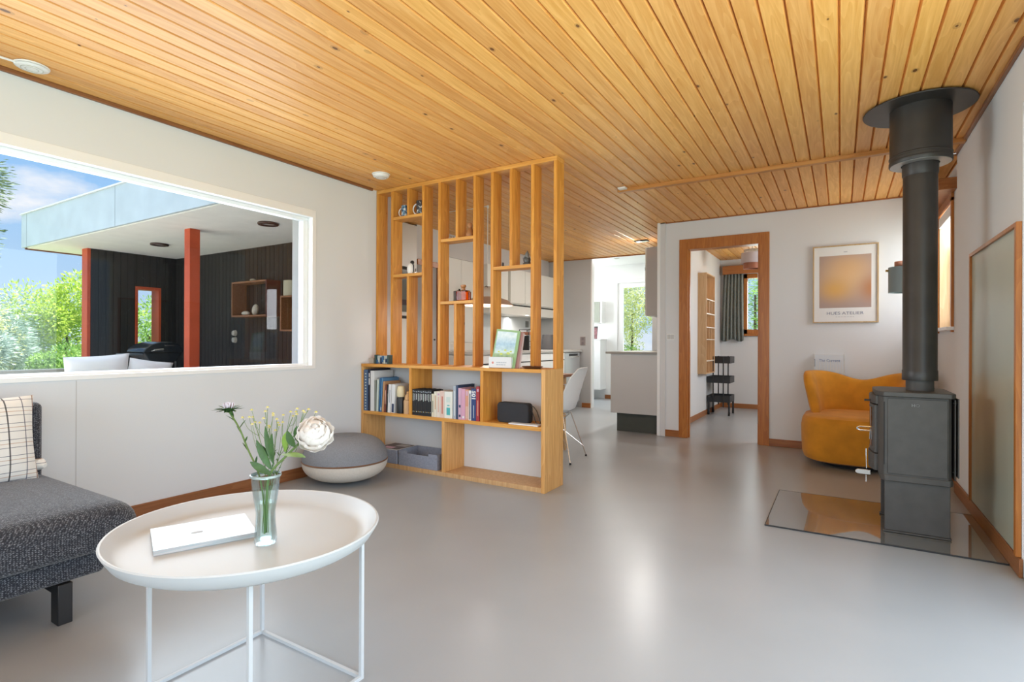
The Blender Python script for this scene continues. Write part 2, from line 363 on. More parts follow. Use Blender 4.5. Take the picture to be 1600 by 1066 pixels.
# left wall with the picture window
w = MB(); GY0, GY1, GZ0, GZ1 = .16, 2.82, .865, 2.045
w.box(-3.74, XL, -2.5, GY0, 0, 2.5); w.box(-3.74, XL, GY1, 3.64, 0, 2.5); w.box(-3.74, XL, GY0, GY1, 0, GZ0); w.box(-3.74, XL, GY0, GY1, GZ1, 2.5)
wl = struct(w.build('wall_left', MT['white_wall']))
struct(box(XL-.001, XL+.0012, 1.277, 1.281, .09, .84).build('trim_6', MT['cabinet_grey']))
wf = MB()
for (y0, y1, z0, z1) in ((GY0-.045, GY1+.03, GZ1-.003, GZ1+.055), (GY0-.045, GY1+.03, GZ0-.022, GZ0+.003), (GY0-.045, GY0+.003, GZ0+.003, GZ1-.003), (GY1-.003, GY1+.03, GZ0+.003, GZ1-.003)): wf.box(XL+.0005, XL+.007, y0, y1, z0, z1)
wf.box(-3.63, XL+.0005, GY1-.003, GY1-.0005, GZ0, GZ1).box(-3.63, XL+.0005, GY0, GY1-.003, GZ1-.003, GZ1-.0005).box(-3.63, XL+.0005, GY0, GY1-.003, GZ0+.0005, GZ0+.003)
fr = struct(wf.build('window_1', MT['white_paint'], bevel=.002))
wf = MB(); S0, S1, T0, T1 = GY0+.0, GY1, GZ0, GZ1
for (y0, y1, z0, z1) in ((S0, S1-.0005, T1-.028, T1-.0005), (S0, S1-.0005, T0+.0005, T0+.018), (S0, S0+.045, T0+.018, T1-.028), (S1-.045, S1-.0005, T0+.018, T1-.028)): wf.box(-3.69, -3.6305, y0, y1, z0, z1)
wf.build('window_frame', MT['white_paint'], fr, bevel=.003)
box(-3.662, -3.658, S0+.04, S1-.04, T0+.01, T1-.02).build('window_pane', MT['pane'], fr)
# kitchen left wall + tall run + soffit
struct(MB().box(-4.75, -4.62, 3.5, 8.4, 0, 2.56).box(-4.75, -4.62, 9.4, 9.8, 0, 2.56).box(-4.75, -4.62, 8.4, 9.4, 0, .95).box(-4.75, -4.62, 8.4, 9.4, 2.15, 2.56).build('wall_kitchen_left', MT['white_wall']))
struct(MB().box(-4.70, -4.64, 8.4, 8.45, .95, 2.15).box(-4.70, -4.64, 9.35, 9.4, .95, 2.15).box(-4.70, -4.64, 8.45, 9.35, .95, 1.0).box(-4.70, -4.64, 8.45, 9.35, 2.10, 2.15).build('window_hall_added', MT['white_paint']))  # unseen hall window added as an opening for the fill lamp
struct(box(-4.75, -3.58, 3.64, 3.70, 0, 2.5).build('wall_kitchen_near', MT['white_wall']))
struct(box(-4.62, -4.22, 5.28, 8.1, 2.13, 2.44).build('trim_2', MT['cabinet_grey']))
# kitchen end wall (its shade put into the grey) with the wide opening to the hall
struct(MB().box(-4.65, -3.45, 8.1, 8.19, 0, 2.5).build('wall_kitchen_end', [MT['grey_wall']]))
struct(box(-3.452, -3.432, 8.098, 8.192, 0, 2.44).build('trim_3', MT['white_paint']))
struct(box(-2.45, -1.79, 8.1, 8.19, 0, 2.5).build('wall_kitchen_end_right', MT['grey_wall']))
struct(box(-3.60, -3.452, 8.085, 8.1, 0, .075).build('baseboard_kitchen', MT['trim_x']))
# partition kitchen / office, with white end cap
struct(box(-1.79, -1.70, 6.12, 9.8, 0, 2.5).build('wall_partition', MT['office_wall']))
# back wall with doorway
w = MB(); DX0, DX1, DZ = -1.47, -.715, 2.10
w.box(-1.79, DX0, YB, YB+.10, 0, 2.5); w.box(DX1, 1.05, YB, YB+.10, 0, 2.5); w.box(DX0, DX1, YB, YB+.10, DZ, 2.5)
struct(w.build('wall_back', MT['white_wall']))
w = MB(); w.box(-1.548, -1.462, YB-.014, YB, 0, 2.21); w.box(-.725, -.632, YB-.014, YB, 0, 2.21); w.box(-1.462, -.725, YB-.014, YB, 2.10, 2.21)
dr = struct(w.build('door_1', MT['trim'], bevel=.002))
w = MB(); w.box(-1.475, -1.455, YB-.01, YB+.13, 0, 2.11); w.box(-.735, -.712, YB-.01, YB+.13, 0, 2.11); w.box(-1.455, -.735, YB-.01, YB+.13, 2.095, 2.112)
w.box(-1.455, -1.444, YB+.04, YB+.07, 0, 2.095); w.box(-.746, -.735, YB+.04, YB+.07, 0, 2.095)
w.build('door_frame', MT['trim'], dr, bevel=.0015)
for z in (.25, 1.75): MB().cyl((-.742, YB+.03, z-.04), (-.742, YB+.03, z+.04), .006).build('hinge', MT['chrome'], dr)
# right wall: thick near panel, stepped wall beyond it, side window
w = MB(); w.box(XR, XR+.16, 3.30, 4.93, 0, 2.5); w.box(XR, XR+.16, -2.5, -1.3, 0, 2.5); w.box(XR, XR+.16, -1.3, 3.30, 2.16, 2.5)
struct(w.build('wall_right', MT['white_wall']))
w = MB(); X2 = .745; w.box(X2, X2+.16, 4.93, 5.38, 0, 2.5); w.box(X2, X2+.16, 6.06, 7.0, 0, 2.5); w.box(X2, X2+.16, 8.2, 9.8, 0, 2.5); w.box(X2, X2+.16, 7.0, 8.2, 0, 1.15); w.box(X2, X2+.16, 7.0, 8.2, 2.16, 2.5); w.box(X2, X2+.16, 5.38, 6.06, 0, 1.19); w.box(X2, X2+.16, 5.38, 6.06, 2.19, 2.5)
struct(w.build('wall_right_alcove', MT['white_wall']))
w = MB()
for b_ in ((5.335, 5.38, 1.15, 2.2), (6.06, 6.12, 1.15, 2.2), (5.335, 6.12, 2.17, 2.235)): w.box(X2-.018, X2+.0, *b_)
win2 = struct(w.build('window_2', MT['trim'], bevel=.002))
w = MB(); w.box(X2, X2+.15, 5.37, 5.385, 1.19, 2.19); w.box(X2, X2+.15, 6.05, 6.062, 1.19, 2.19); w.box(X2, X2+.15, 5.385, 6.05, 2.178, 2.192)
w.box(X2+.10, X2+.14, 5.385, 5.44, 1.2, 2.18); w.box(X2+.10, X2+.14, 5.995, 6.05, 1.2, 2.18); w.box(X2+.10, X2+.14, 5.44, 5.995, 1.2, 1.26); w.box(X2+.10, X2+.14, 5.44, 5.995, 2.12, 2.18)
w.build('window_frame', wood('lit_reveal', (.80, .60, .38), (.66, .44, .24), 'z', .45), win2)  # daylight on the jamb is put into this pale wood tone
struct(MB().box(X2+.02, X2+.08, 7.0, 7.05, 1.15, 2.16).box(X2+.02, X2+.08, 8.15, 8.2, 1.15, 2.16).box(X2+.02, X2+.08, 7.05, 8.15, 1.15, 1.2).box(X2+.02, X2+.08, 7.05, 8.15, 2.11, 2.16).build('window_office_added', MT['trim']))  # unseen office side window, added to let the fill lamp in
box(X2-.05, X2+.15, 5.33, 6.11, 1.165, 1.192).build('window_sill', MT['white_paint'], win2, bevel=.003)
box(X2+.118, X2+.122, 5.44, 5.995, 1.26, 2.12).build('window_pane', MT['pane'], win2)
box(X2-.008, X2+.02, 5.40, 6.045, 2.075, 2.16).build('roller_blind', MT['white_paint'], win2, bevel=.004)
# rear and terrace glazing behind the camera
w = MB(); w.box(-3.74, -3.3, -2.5, -2.36, 0, 2.5); w.box(.1, .86, -2.5, -2.36, 0, 2.5); w.box(-3.3, .1, -2.5, -2.36, 2.3, 2.5); w.box(-3.3, .1, -2.5, -2.36, 0, .15)
struct(w.build('wall_rear', MT['white_wall']))
w = MB()
for x in (-3.3, -2.2, -1.05, .04): w.box(x, x+.06, -2.46, -2.40, .15, 2.3)
w.box(-3.3, .1, -2.46, -2.40, .15, .22); w.box(-3.3, .1, -2.46, -2.40, 2.23, 2.3)
struct(w.build('window_3', MT['trim']))
w = MB()
for y in (-1.3, .2, 1.75, 3.24): w.box(.72, .78, y, y+.06, 0, 2.16)
w.box(.72, .78, -1.3, 3.3, 2.1, 2.16); w.box(.72, .78, -1.3, 3.3, 0, .06)
struct(w.build('door_2', MT['white_paint']))
# office far wall with window
w = MB(); OY = 9.40; w.box(-1.79, -1.335, OY, OY+.12, 0, 2.56); w.box(-.45, 1.0, OY, OY+.12, 0, 2.56); w.box(-1.335, -.45, OY, OY+.12, 0, 1.21); w.box(-1.335, -.45, OY, OY+.12, 2.13, 2.56)
struct(w.build('wall_office', MT['office_wall']))
w = MB()
for b_ in ((-1.345, -1.29, 1.2, 2.17), (-.50, -.44, 1.2, 2.17), (-1.345, -.44, 2.10, 2.17), (-1.345, -.44, 1.2, 1.275)): w.box(b_[0], b_[1], OY-.015, OY+.05, b_[2], b_[3])
w.box(-.93, -.88, OY, OY+.05, 1.2, 2.17)
win3 = struct(w.build('window_4', MT['trim'], bevel=.002))
box(-1.30, -.49, OY+.02, OY+.024, 1.26, 2.11).build('window_pane', MT['pane'], win3)
box(-1.37, -.42, OY-.045, OY, 1.17, 1.205).build('window_sill', MT['trim'], win3, bevel=.003)
# hall far wall with glazed door
w = MB(); HY = 9.60; w.box(-4.75, -3.57, HY, HY+.12, 0, 2.56); w.box(-2.58, -1.79, HY, HY+.12, 0, 2.56); w.box(-3.57, -2.58, HY, HY+.12, 2.17, 2.56)
struct(w.build('wall_hall', MT['white_paint']))
w = MB()
for b_ in ((-3.62, -3.555, 0, 2.159), (-2.6, -2.53, 0, 2.159), (-3.62, -2.53, 2.159, 2.22)): w.box(b_[0], b_[1], HY-.015, HY-.0005, b_[2], b_[3])
d3 = struct(w.build('door_3', MT['white_paint'], bevel=.002))
w = MB(); w.box(-3.569, -3.45, HY+.01, HY+.055, .02, 2.169); w.box(-2.70, -2.581, HY+.01, HY+.055, .02, 2.169); w.box(-3.45, -2.70, HY+.01, HY+.055, 2.075, 2.169); w.box(-3.45, -2.70, HY+.01, HY+.055, .02, .28)
w.build('door_leaf', MT['white_paint'], d3, bevel=.003)
box(-3.45, -2.70, HY+.03, HY+.034, .28, 2.075).build('door_pane', MT['pane'], d3)
# baseboards and trims
def bb(name, mb, m): struct(mb.build(name, m, bevel=.003))
bb('baseboard_left', box(XL, XL+.014, -2.4, 3.34, 0, .082), MT['trim_y'])
bb('baseboard_right', box(XR-.014, XR, 3.28, 4.93, 0, .085), MT['trim_y'])
bb('baseboard_alcove', box(X2-.014, X2, 4.93, 6.134, 0, .085), MT['trim_y'])
bb('baseboard_back', MB().box(-1.755, -1.548, YB-.013, YB, 0, .075).box(-.632, X2, YB-.013, YB, 0, .075), MT['trim_x'])
bb('baseboard_office', MB().box(-1.70, -1.687, 6.25, OY, 0, .075).box(-1.687, .74, OY-.013, OY, 0, .075), MT['trim_x'])
bb('baseboard_hall', MB().box(-3.80, -3.62, HY-.013, HY, 0, .075), MT['trim_x'])
struct(box(-1.70, .70, 4.57, 4.625, 2.392, 2.426).build('trim_1', wood('beam_pine', (.62, .29, .085), (.46, .18, .04), 'x', .45), bevel=.003))
bb('trim_4', box(XL, XL+.02, -2.4, 3.45, CZ-.018, CZ+.01), MT['trim_y'])
bb('trim_5', box(XR-.02, XR, 3.2, 4.93, CZ-.02, CZ+.01), MT['trim_y'])
bb('trim_7', box(-1.79, X2, YB-.014, YB, CZ-.012, CZ+.008), MT['trim_x'])
bb('trim_8', box(-4.6, -1.80, 8.085, 8.1, CZ-.016, CZ+.008), MT['trim_x'])
bb('trim_9', box(-1.792, -1.758, 6.108, 6.12, 0, 2.42), MT['white_paint'])
# ================================================================== ROOM DIVIDER WITH BOOKSHELF
DV = root('room_divider', 'tall pine slatted room divider with low open bookshelf, reaching the ceiling', 'room divider', (-2.67, 3.47, 0))
P_, PH, PP = MT['pine'], MT['pine_h'], MT['pine_pale']
GA, GB = 3.505, 3.622
for (a, b, z0, z1) in ((-3.576, -3.552, .866, 2.385), (-3.398, -3.371, .866, 2.385), (-3.210, -3.186, 2.155, 2.385), (-3.210, -3.186, .866, 1.625),
                       (-3.042, -3.017, .866, 2.385), (-2.864, -2.838, .866, 2.385), (-2.683, -2.658, 1.91, 2.385), (-2.697, -2.671, .866, 1.370),
                       (-2.508, -2.483, .866, 2.385), (-2.339, -2.313, .866, 2.385), (-2.166, -2.140, 1.645, 2.385), (-1.979, -1.952, .866, 2.385), (-1.789, -1.762, .866, 2.385)):
    box(a, b, GA, GB, z0, z1).build('upright', P_, DV, bevel=.0015)
for (a, b, z0, z1) in ((-3.371, -3.042, 2.130, 2.155), (-3.371, -3.042, 1.625, 1.650), (-2.838, -2.508, 1.885, 1.910), (-2.838, -2.508, 1.370, 1.394), (-2.313, -1.979, 1.620, 1.645)):
    box(a, b, GA+.002, GB, z0, z1).build('small_shelf', PH, DV, bevel=.0015)
box(-3.576, -1.762, GA, GB, 2.385, 2.418).build('header', PH, DV, bevel=.0015)
box(-3.576, -1.792, 3.332, GB, .842, .866).build('top_board', PH, DV, bevel=.0015)
box(-3.552, -1.792, 3.336, 3.60, .432, .460).build('shelf', PH, DV, bevel=.0015)
box(-3.552, -1.792, 3.336, 3.60, .0, .034).build('bottom_board', MT['birch_x'], DV, bevel=.0015)
box(-3.576, -3.552, 3.334, GB, 0, .842).build('side_panel', PP, DV, bevel=.0015)
box(-1.792, -1.762, 3.330, GB, 0, .866).build('side_panel', PP, DV, bevel=.0015)
box(-3.026, -3.000, 3.336, 3.60, .460, .842).build('partition', P_, DV, bevel=.0015)
box(-2.316, -2.290, 3.336, 3.60, .460, .842).build('partition', P_, DV, bevel=.0015)
box(-2.682, -2.656, 3.336, 3.60, .034, .432).build('partition', PP, DV, bevel=.0015)
box(-3.552, -1.792, 3.602, 3.612, .034, .842).build('back_panel', MT['white_wall'], DV)

# ------------------------------------------------------------------ books
MT['pages'] = mat('book_pages', (.72, .68, .58), .9)
def bm_(name, c, r=.5): 
    k = 'bk_'+name
    if k not in MT: MT[k] = mat('book_cover_'+name, c, r)
    return MT[k]
def book(label, x0, x1, ztop, colr, zb=.460, y=3.345, depth=.16, marks=(), lean=0.0, group='books on the middle shelf', kind='book', gap=.0006):
    """marks: (z0, z1 as parts of the height, width part, colour) printed blocks on the spine"""
    w = (x1-x0)-2*gap; h = ztop-zb; b = .0022; mats = [colr]
    mb = MB().box(-w/2, w/2, 0, b*1.2, 0, h).box(-w/2, -w/2+b, b*1.2, depth, 0, h).box(w/2-b, w/2, b*1.2, depth, 0, h)
    for (za, zb_, ww, mc) in marks:
        if mc not in mats: mats.append(mc)
        mb.box(-w/2*ww, w/2*ww, -.0004, .0, h*za, h*zb_, mats.index(mc))
    loc = ((x0+x1)/2, y, zb)
    if lean:
        loc = (x0+w/2, y, zb); mb.xf(Matrix.Translation((w/2, 0, 0)) @ Matrix.Rotation(lean, 4, 'Y') @ Matrix.Translation((-w/2, 0, 0)))
        mz = min(p[2] for p in mb.v); mb.v = [(p[0], p[1], p[2]-mz) for p in mb.v]
    o = mb.build(kind, mats, keep=True); o.location = loc; tag(o, label, 'book', group)
    pg = MB().box(-w/2+b, w/2-b, b*1.2, depth-.004, .003, h-.003)
    if lean:
        pg.xf(Matrix.Translation((w/2, 0, 0)) @ Matrix.Rotation(lean, 4, 'Y') @ Matrix.Translation((-w/2, 0, 0))); pg.v = [(p[0], p[1], p[2]-mz) for p in pg.v]
    q = pg.build('pages', MT['pages'], keep=True); q.parent = o
    return o
WH = bm_('white', (.72, .72, .72)); NV = bm_('navy', (.03, .05, .11)); DKB = bm_('midnight', (.02, .022, .04)); BL = bm_('blue', (.03, .12, .27))
GG = bm_('greygreen', (.20, .22, .19)); PG = bm_('palegreen', (.58, .66, .60)); BE = bm_('kraft', (.50, .27, .13)); BR = bm_('brown', (.20, .05, .03)); BK = bm_('black', (.015, .015, .016))
CRM = bm_('cream', (.68, .62, .46)); PNK = bm_('pink', (.58, .36, .46)); PCH = bm_('peach', (.62, .30, .20)); RED = bm_('red', (.36, .03, .035)); GRY = bm_('grey', (.36, .40, .45)); TEAL = bm_('teal', (.08, .42, .42)); GOLD = bm_('gold', (.5, .36, .1)); SAL = bm_('salmon', (.65, .42, .33))
G1 = 'books in the left bay of the bookshelf'; G2 = 'books in the middle bay of the bookshelf'
book('thick navy binder with a row of pale dots down its spine', -3.549, -3.505, .815, bm_('slate', (.07, .12, .22)), marks=[(k/14+.03, k/14+.055, .35, PG) for k in range(13)], y=3.338, depth=.24, group=G1)
book('tall black book with white vertical title beside the dotted navy binder', -3.504, -3.478, .822, DKB, marks=[(.62, .78, .5, WH), (.80, .90, .4, WH)], depth=.24, group=G1)
book('wide blank white folder, tallest pale spine in the left bay', -3.476, -3.430, .806, WH, depth=.23, group=G1)
book('grey green spine right of the wide white folder', -3.429, -3.405, .725, GG, depth=.2, group=G1)
book('thin pale mint book leaning beside the grey green spine', -3.404, -3.384, .735, PG, depth=.2, lean=.03, group=G1)
book('dark blue book leaning right beside the mint one', -3.378, -3.362, .751, BL, depth=.2, lean=.05, group=G1)
book('lighter blue book leaning against the dark blue one', -3.358, -3.345, .748, bm_('sky', (.10, .24, .42)), marks=[(.05, .14, .6, WH)], depth=.2, lean=.055, group=G1)
book('kraft brown book leaning between blue and dark red spines', -3.340, -3.318, .720, BE, depth=.19, lean=.06, group=G1)
book('dark red brown paperback leaning in the left bay', -3.313, -3.295, .692, BR, marks=[(.3, .8, .4, SAL)], depth=.17, lean=.05, group=G1)
book('narrow black spine between red brown and white paperbacks', -3.290, -3.278, .690, BK, marks=[(.3, .7, .5, GG)], depth=.17, lean=.05, group=G1)
book('white paperback leaning right of the narrow black spine', -3.273, -3.240, .699, WH, marks=[(.35, .8, .3, GRY)], depth=.18, lean=.05, group=G1)
book('white book with dark printed foot behind the cream topped pot', -3.233, -3.196, .699, WH, marks=[(.02, .32, .7, NV)], depth=.18, lean=.04, group=G1)
for k in range(11):
    x0 = -2.996+k*.0182
    book('slim black paperback with white spine title in the row of matching volumes', x0, x0+.018, .672-.002*(k % 3), BK,
         marks=[(.55+.03*((k*7) % 3), .84, .30, WH if k % 3 else PG), (.90, .94, .5, GRY), (.13, .16, .35, GOLD if k % 2 else PG)], depth=.15, group='matching black paperbacks')
book('short cream paperback touching the black volumes', -2.794, -2.770, .643, CRM, marks=[(.2, .7, .4, GG)], depth=.14, group=G2)
book('cream paperback, second right of the black volumes', -2.769, -2.741, .663, bm_('ivory', (.72, .67, .55)), marks=[(.3, .85, .3, BE)], depth=.14, group=G2)
book('off white paperback with salmon title in the middle bay', -2.740, -2.706, .665, bm_('shell', (.72, .64, .55)), marks=[(.2, .8, .35, SAL), (.85, .93, .5, PNK)], depth=.14, group=G2)
book('pale pink paperback with reddish lettering in the middle bay', -2.705, -2.665, .671, bm_('blush', (.70, .52, .44)), marks=[(.15, .8, .3, bm_('brick', (.5, .15, .1)))], depth=.14, group=G2)
book('thick white book with a teal emblem low on its spine', -2.664, -2.584, .669, bm_('chalk', (.74, .73, .66)), marks=[(.12, .40, .45, TEAL), (.6, .8, .5, PG), (.46, .5, .3, TEAL)], depth=.16, group=G2)
book('grey blue spine right of the thick white book', -2.577, -2.550, .718, GRY, marks=[(.1, .85, .25, WH)], depth=.2, group=G2)
book('thin tall navy spine beside the pink books', -2.548, -2.529, .723, NV, depth=.22, group=G2)
book('pink book, left of the pair, with dark small figure print', -2.528, -2.498, .702, PNK, marks=[(.38, .46, .6, NV), (.08, .15, .6, NV)], depth=.17, group=G2)
book('pink book, right of the pair, without print', -2.497, -2.461, .696, bm_('rose', (.62, .33, .44)), marks=[(.05, .12, .5, WH)], depth=.17, group=G2)
book('peach and flame coloured book in the middle bay', -2.460, -2.429, .694, PCH, marks=[(.05, .45, .8, SAL), (.8, .95, .6, PNK)], depth=.17, group=G2)
book('white spine with black edge left of the navy 501 book', -2.428, -2.405, .688, WH, marks=[(.03, .9, .4, BK)], depth=.17, group=G2)
b501 = book('navy book with large white 501 on its spine', -2.404, -2.360, .704, bm_('bookblue', (.025, .05, .16)), marks=[(.08, .48, .18, GRY)], depth=.17, group=G2)
text('501', 'lettering', .046, WH, frame_m((-2.366+.0, 3.3440, .704-.015), (0, 0, -1), (1, 0, 0)) @ Matrix.Translation((0, -.030, 0)), b501, sx=1.05, bold=.0012)
book('dark red hardback at the right end of the middle bay', -2.359, -2.327, .721, RED, marks=[(.15, .6, .25, PCH), (.85, .93, .5, PNK)], depth=.17, group=G2)

# pot with cream top and carved wooden figure
o = root('lidded_pot', 'black cylinder pot with cream top standing among the books', 'pot', (-3.150, 3.375, .46))
MB().lathe([(.0, 0), (.032, 0), (.034, .02), (.033, .125), (.028, .135), (0, .137)], (-3.150, 3.375, .46), 24).build('body', MT['black'], o, smooth=True)
MB().lathe([(.0, .1375), (.030, .1375), (.034, .145), (.034, .195), (.028, .225), (0, .232)], (-3.150, 3.375, .46), 24).build('lid', bm_('wax', (.70, .60, .38)), o, smooth=True)
o = root('canister', 'small brown wooden canister with turned lid right of the cream topped pot', 'canister', (-3.074, 3.38, .46))
MB().lathe([(0, 0), (.036, 0), (.037, .01), (.037, .105), (.034, .115), (0, .118)], (-3.074, 3.38, .46), 24).build('body', MT['birch'], o, smooth=True)
MB().lathe([(0, .118), (.030, .118), (.026, .15), (.012, .165), (.014, .18), (0, .19)], (-3.074, 3.38, .46), 20).build('lid', MT['birch_x'], o, smooth=True)
MB().cyl((-3.074, 3.42, .46), (-3.06, 3.44, .68), .004).cyl((-3.08, 3.42, .46), (-3.10, 3.44, .67), .004).build('stick', MT['birch'], o)
# radio with strap, booklet
o = root('portable_speaker', 'black rounded portable speaker with wrist strap in the right bay', 'speaker', (-2.06, 3.44, .46))
def rrect(x0, x1, z0, z1, r, n=6):
    p = []
    for (cx, cz, a0) in ((x1-r, z1-r, 0), (x0+r, z1-r, 90), (x0+r, z0+r, 180), (x1-r, z0+r, 270)):
        for k in range(n+1): a = math.radians(a0+90*k/n); p.append((cx+r*math.cos(a), cz+r*math.sin(a)))
    return p
MB().prism(rrect(-2.205, -1.935, .4605, .610, .028), 'y', 3.40, 3.47).build('body', mat('speaker_grille', (.022, .022, .026), .8, bump=.6, bscale=900), o, bevel=.006)
MB().prism(rrect(-2.200, -1.940, .465, .605, .025), 'y', 3.398, 3.402).build('front_grille', mat('speaker_cloth', (.035, .035, .04), .9, bump=.8, bscale=1200), o)
MB().tube([(-1.935, 3.435, .595), (-1.905, 3.425, .59), (-1.875, 3.42, .56), (-1.855, 3.42, .51), (-1.845, 3.42, .474), (-1.86, 3.42, .466), (-1.885, 3.425, .475), (-1.91, 3.43, .53), (-1.935, 3.437, .575)], .0035, 8).build('wrist_strap', MT['black'], o, smooth=True)
o = tag(MB().box(-2.07, -1.83, 3.345, 3.41, .4605, .470).build('booklet', WH, loc=(-1.95, 3.375, .46), bevel=.001), 'white booklet lying in front of the black speaker', 'booklet')
# grey storage boxes on the bottom board
MT['felt'] = mat('grey_blue_felt', (.27, .29, .35), .95, spec=.1, var=.12, vscale=60)
def tray_box(label, x0, x1, y0, y1, z0, z1, lidded):
    o = root('storage_box', label, 'box', ((x0+x1)/2, (y0+y1)/2, z0), 'grey felt storage boxes under the books'); t = .006
    if lidded: box(x0, x1, y0, y1, z0, z1).build('body', MT['felt'], o, bevel=.004)
    else:
        m = MB(); m.box(x0, x1, y0, y1, z0, z0+t); m.box(x0, x0+t, y0, y1, z0+t, z1); m.box(x1-t, x1, y0, y1, z0+t, z1); m.box(x0+t, x1-t, y0, y0+t, z0+t, z1-.02)
        m.box(x0+t, x1-t, y1-t, y1, z0+t, z1); m.box(x0+t, x0+.09, y0, y0+t, z1-.02, z1); m.box(x1-.09, x1-t, y0, y0+t, z1-.02, z1)
        m.build('body', MT['felt'], o)
    for x in (x0+.008, x1-.008): MB().cyl((x, y0-.002, z1-.03), (x, y0+.001, z1-.03), .004, n=10).build('rivet', MT['chrome'], o)
    return o
tray_box('grey storage box on the bookshelf floor, left one, under a magazine', -3.40, -3.165, 3.345, 3.58, .0345, .150, True)
tray_box('open grey felt storage box, right one, on the bookshelf floor', -3.145, -2.735, 3.345, 3.58, .0345, .158, False)
mg = root('magazine', 'magazine with dark brown cover lying on the left storage box', 'magazine', (-3.28, 3.46, .151))
box(-3.395, -3.17, 3.35, 3.57, .1505, .1545).build('pages', MT['pages'], mg)
MB().box(-3.395, -3.17, 3.35, 3.57, .1545, .1555).box(-3.36, -3.25, 3.37, 3.43, .1555, .1559, 1).box(-3.30, -3.19, 3.47, 3.55, .1555, .1559, 2).build('cover', [bm_('sepia', (.11, .075, .07)), PNK, bm_('fog', (.4, .38, .37))], mg)
# on the top board
o = root('tealight_holder', 'patterned blue and clear glass tealight holder at the left end of the top board', 'candle holder', (-3.40, 3.41, .866))
for xa in (-3.472, -3.322): box(xa, xa+.018, 3.385, 3.435, .8665, .944).build('end_block', bm_('deepgreen', (.03, .07, .07)), o, bevel=.002)
m = MB()
for k in range(6): m.box(-3.450+k*.021, -3.434+k*.021, 3.388, 3.40, .868+.012*(k % 2), .90+.012*((k*5) % 4), k % 3)
m.box(-3.452, -3.322, 3.40, 3.43, .8665, .938, 3); m.build('block', [BL, PG, NV, mat('smoky_glass', (.45, .50, .48), .1, spec=.8)], o, bevel=.0015)
tag(MB().box(-3.55, -3.50, 3.40, 3.46, .8665, .915).build('candle_box', bm_('stone', (.45, .42, .36)), loc=(-3.525, 3.43, .866), bevel=.003), 'little beige block in the corner by the wall on the top board', 'box')
# brochure stand
BX, BY = -2.16, 3.40
o = root('brochure_stand', 'white card holder with small text propping up leaflets on the top board', 'stand', (BX, BY, .866))
MB().xf(Matrix()).box(-.098, .098, -.035, -.032, 0, .082).box(-.098, -.095, -.032, .045, 0, .08).box(.095, .098, -.032, .045, 0, .08).box(-.098, .098, -.035, .05, 0, .002).xf(Matrix.Translation((BX, BY, .8665))).build('card_holder', WH, o)
m = MB()
for zz, ww in ((.905, (.012, .020, .016, .014, .010)), (.889, (.018, .012, .022, .016))):
    xx = BX-.030
    for q in ww: m.box(xx, xx+q, BY-.0357, BY-.0352, zz, zz+.005); xx += q+.004
m.build('printed_lines', GRY, o)
MB().cyl((BX-.062, BY-.036, .905), (BX-.062, BY-.035, .905), .009, n=12).build('emblem', bm_('pinkred', (.7, .25, .2)), o)
o = root('travel_magazine', 'green edged travel magazine with lake picture in the card holder', 'magazine', (BX+.01, BY-.01, .869))
tl = Matrix.Translation((BX+.015, BY-.020, .8695)) @ Matrix.Rotation(math.radians(-9), 4, 'X') @ Matrix.Rotation(math.radians(5), 4, 'Y')
MB().box(-.105, .105, 0, .003, .0, .285).xf(tl).build('pages', bm_('leaf', (.28, .44, .20)), o)
def cover_picture():
    m, t, b = newmat('lake_picture'); L = t.links.new
    tcn = N(t, 'ShaderNodeTexCoord'); s = N(t, 'ShaderNodeSeparateXYZ'); L(tcn.outputs['Generated'], s.inputs[0])
    r = N(t, 'ShaderNodeValToRGB'); L(s.outputs[2], r.inputs[0]); el = r.color_ramp.elements
    el[0].position = 0; el[0].color = (.15, .34, .50, 1); el[1].position = 1; el[1].color = (.60, .72, .74, 1)
    for p, c in ((.16, (.12, .30, .48, 1)), (.2, (.22, .32, .12, 1)), (.34, (.30, .40, .20, 1)), (.38, (.55, .66, .62, 1)), (.62, (.36, .52, .62, 1)), (.85, (.66, .74, .74, 1))):
        q = el.new(p); q.color = c
    n = N(t, 'ShaderNodeTexNoise', i_Scale=7.0, i_Detail=5.0); L(tcn.outputs['Generated'], n.inputs['Vector'])
    mx = N(t, 'ShaderNodeMixRGB', blend_type='OVERLAY'); mx.inputs[0].default_value = .6; L(r.outputs[0], mx.inputs[1]); L(n.outputs[0], mx.inputs[2])
    L(mx.outputs[0], b.inputs['Base Color']); b.inputs['Roughness'].default_value = .3; return m
MB().box(-.093, .080, -.0008, .0, .02, .270).xf(tl).build('cover_picture', cover_picture(), o)
m = MB()
for (x, z, r) in ((-.03, .10, .014), (.0, .13, .012), (.03, .11, .016), (.05, .125, .010), (-.055, .115, .009)): m.lathe([(0, -.0005), (r, -.0005), (r, .0005), (0, .0005)], (0, 0, 0), 10); k = len(m.v)-40; m.v[k:] = [(p[0]+x, -.0013+p[2], p[1]*.6+z) for p in m.v[k:]]
m.xf(tl).build('printed_boats', bm_('limeyellow', (.55, .60, .12)), o)
for k, cc in enumerate(((.55, .30, .28), (.62, .50, .48))):
    t2 = Matrix.Translation((BX+.035+.012*k, BY+.004+.010*k, .8695)) @ Matrix.Rotation(math.radians(-9), 4, 'X') @ Matrix.Rotation(math.radians(4-k), 4, 'Y')
    tag(MB().box(-.10, .10, 0, .003, 0, .275-.01*k).xf(t2).build('leaflet', bm_('leaflet%d' % k, cc), loc=(BX+.03, BY, .869)), ('reddish', 'greyish pink')[k]+' leaflet behind the travel magazine in the card holder', 'leaflet')
